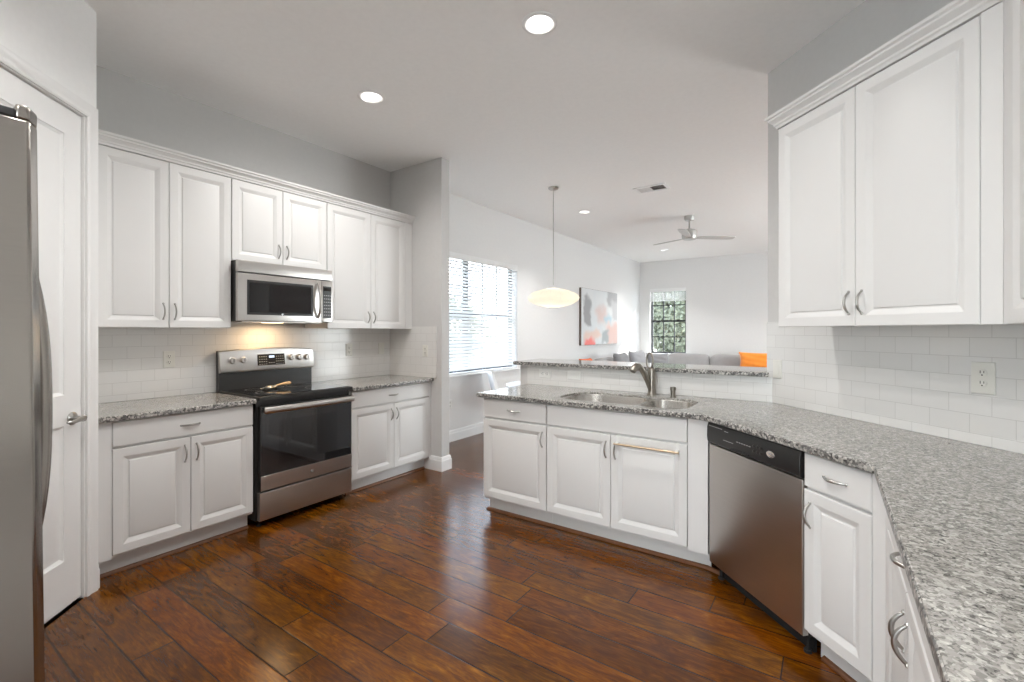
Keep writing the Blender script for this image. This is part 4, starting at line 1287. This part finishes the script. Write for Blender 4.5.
def pillow(label, c, r, mat, rotz, tilt, seed):
    # stuffed square with pinched corners and pulled-in edges
    rnd = random.Random(seed); n = 18; vs = []; fs = []
    ph = [rnd.uniform(0, 6) for _ in range(4)]
    for side in (-1, 1):
        for i in range(n + 1):
            for j in range(n + 1):
                u, v = -1 + 2 * i / n, -1 + 2 * j / n
                th = max(0.0, (1 - u ** 4) * (1 - v ** 4)) ** .55
                cr = 1 + .07 * math.sin(6 * u + ph[0]) * math.cos(5 * v + ph[1]) + .05 * math.sin(11 * v + 4 * u + ph[2])
                vs.append((r[0] * u * (1 - .10 * (1 - v * v) * abs(u) ** 3), side * r[1] * th * cr, r[2] * v * (1 - .10 * (1 - u * u) * abs(v) ** 3)))
    m = (n + 1) ** 2
    for sd_ in (0, 1):
        for i in range(n):
            for j in range(n):
                q = [i * (n + 1) + j, i * (n + 1) + j + 1, (i + 1) * (n + 1) + j + 1, (i + 1) * (n + 1) + j]
                fs.append(tuple(m * sd_ + k for k in (q if sd_ else q[::-1])))
    mb = MB().add(vs, fs).xf(Matrix.Rotation(tilt, 4, 'X'))
    o = mb.build('throw_pillow', mat, ang=75)
    place(o, c, rotz)
    return tag(o, label, 'pillow', 'throw pillows on the sofa')
pillow('bright orange throw pillow propped at the visible right end of sofa', (-1.14, 10.56, .75), (.40, .10, .20), 'orange_fabric', math.radians(6), math.radians(-18), 51)
pillow('small coral orange pillow at the near end of left sofa arm', (-3.30, 7.04, .80), (.17, .06, .13), 'coral_fabric', math.radians(80), math.radians(-25), 52)
pillow('dark grey throw pillow standing in the corner of sofa', (-3.10, 10.22, .70), (.25, .10, .19), 'dark_throw', math.radians(40), math.radians(-14), 53)
pillow('light grey throw pillow on left side of sofa', (-3.24, 9.35, .77), (.25, .09, .21), 'grey_throw', math.radians(75), math.radians(-18), 54)
pillow('grey throw pillow on left side nearer the dining table', (-3.24, 8.45, .77), (.24, .09, .20), 'dark_throw', math.radians(85), math.radians(-18), 55)

ar = thing('canvas_painting', 'large abstract canvas in grey white and coral on left living room wall', 'painting', (XW + .001, 7.89, 1.10), A_L)
AW, AH = 1.78, 1.09
MB().box(0, AW, -.045, -.002, 0, AH).build('stretcher', 'canvas_edge', ar, smooth=False)
MB().box(.004, AW - .004, -.048, -.0452, .004, AH - .004).build('canvas', 'abstract_canvas', ar, smooth=False)

# ------------------------------------------------------------------ outside
struct(MB().box(-40, 40, -30, 60, -.30, -.12).build('ground', 'bounce_ground', smooth=False))
def shrub(label, c, r, n, mat, seed, group):
    o = thing('garden_shrub', label, 'shrub', (c[0], c[1], -.12), 0, group)
    rnd = random.Random(seed); mb = MB()
    for i in range(n):
        d = Vector((rnd.gauss(0, 1), rnd.gauss(0, 1), rnd.gauss(0, 1))).normalized()
        k = rnd.uniform(.62, 1.0)
        p = Vector((d.x * r[0] * k, d.y * r[1] * k, r[2] + .15 + d.z * r[2] * k))
        s_ = rnd.uniform(.05, .11)
        a = Vector((rnd.gauss(0, 1), rnd.gauss(0, 1), rnd.gauss(0, 1))).normalized(); b = a.cross(d).normalized()
        mb.add([p - a * s_ * 1.6, p - b * s_ * .6, p + a * s_ * 1.6, p + b * s_ * .6], [(0, 1, 2, 3)])
    mb.build('foliage', mat, o, smooth=False)
    MB().tube([(0, 0, 0), (.04, .02, r[2] * .6), (0, .05, r[2] * 1.2)], [.09, .07, .04], 8).build('trunk', 'bark', o)
GS = 'garden shrubs outside the windows'
shrub('leafy green shrub filling left half of far window', (-7.3, 20.4), (1.55, .9, 2.0), 6500, 'leaf_green', 1, GS)
shrub('pale sunlit shrub filling right half of far window', (-4.85, 18.3), (1.1, .8, 1.75), 5200, 'leaf_pale', 2, GS)
shrub('shrub just right of those filling the far window', (-2.4, 20.4), (1.2, .9, 1.7), 2500, 'leaf_green', 3, GS)
shrub('low green shrub seen between slats of dining window, nearer', (-10.5, 8.5), (1.3, 1.6, 1.1), 1800, 'leaf_pale', 4, GS)
shrub('low green shrub seen between slats of dining window, farther', (-11.0, 12.2), (1.3, 1.8, 1.3), 1800, 'leaf_green', 5, GS)
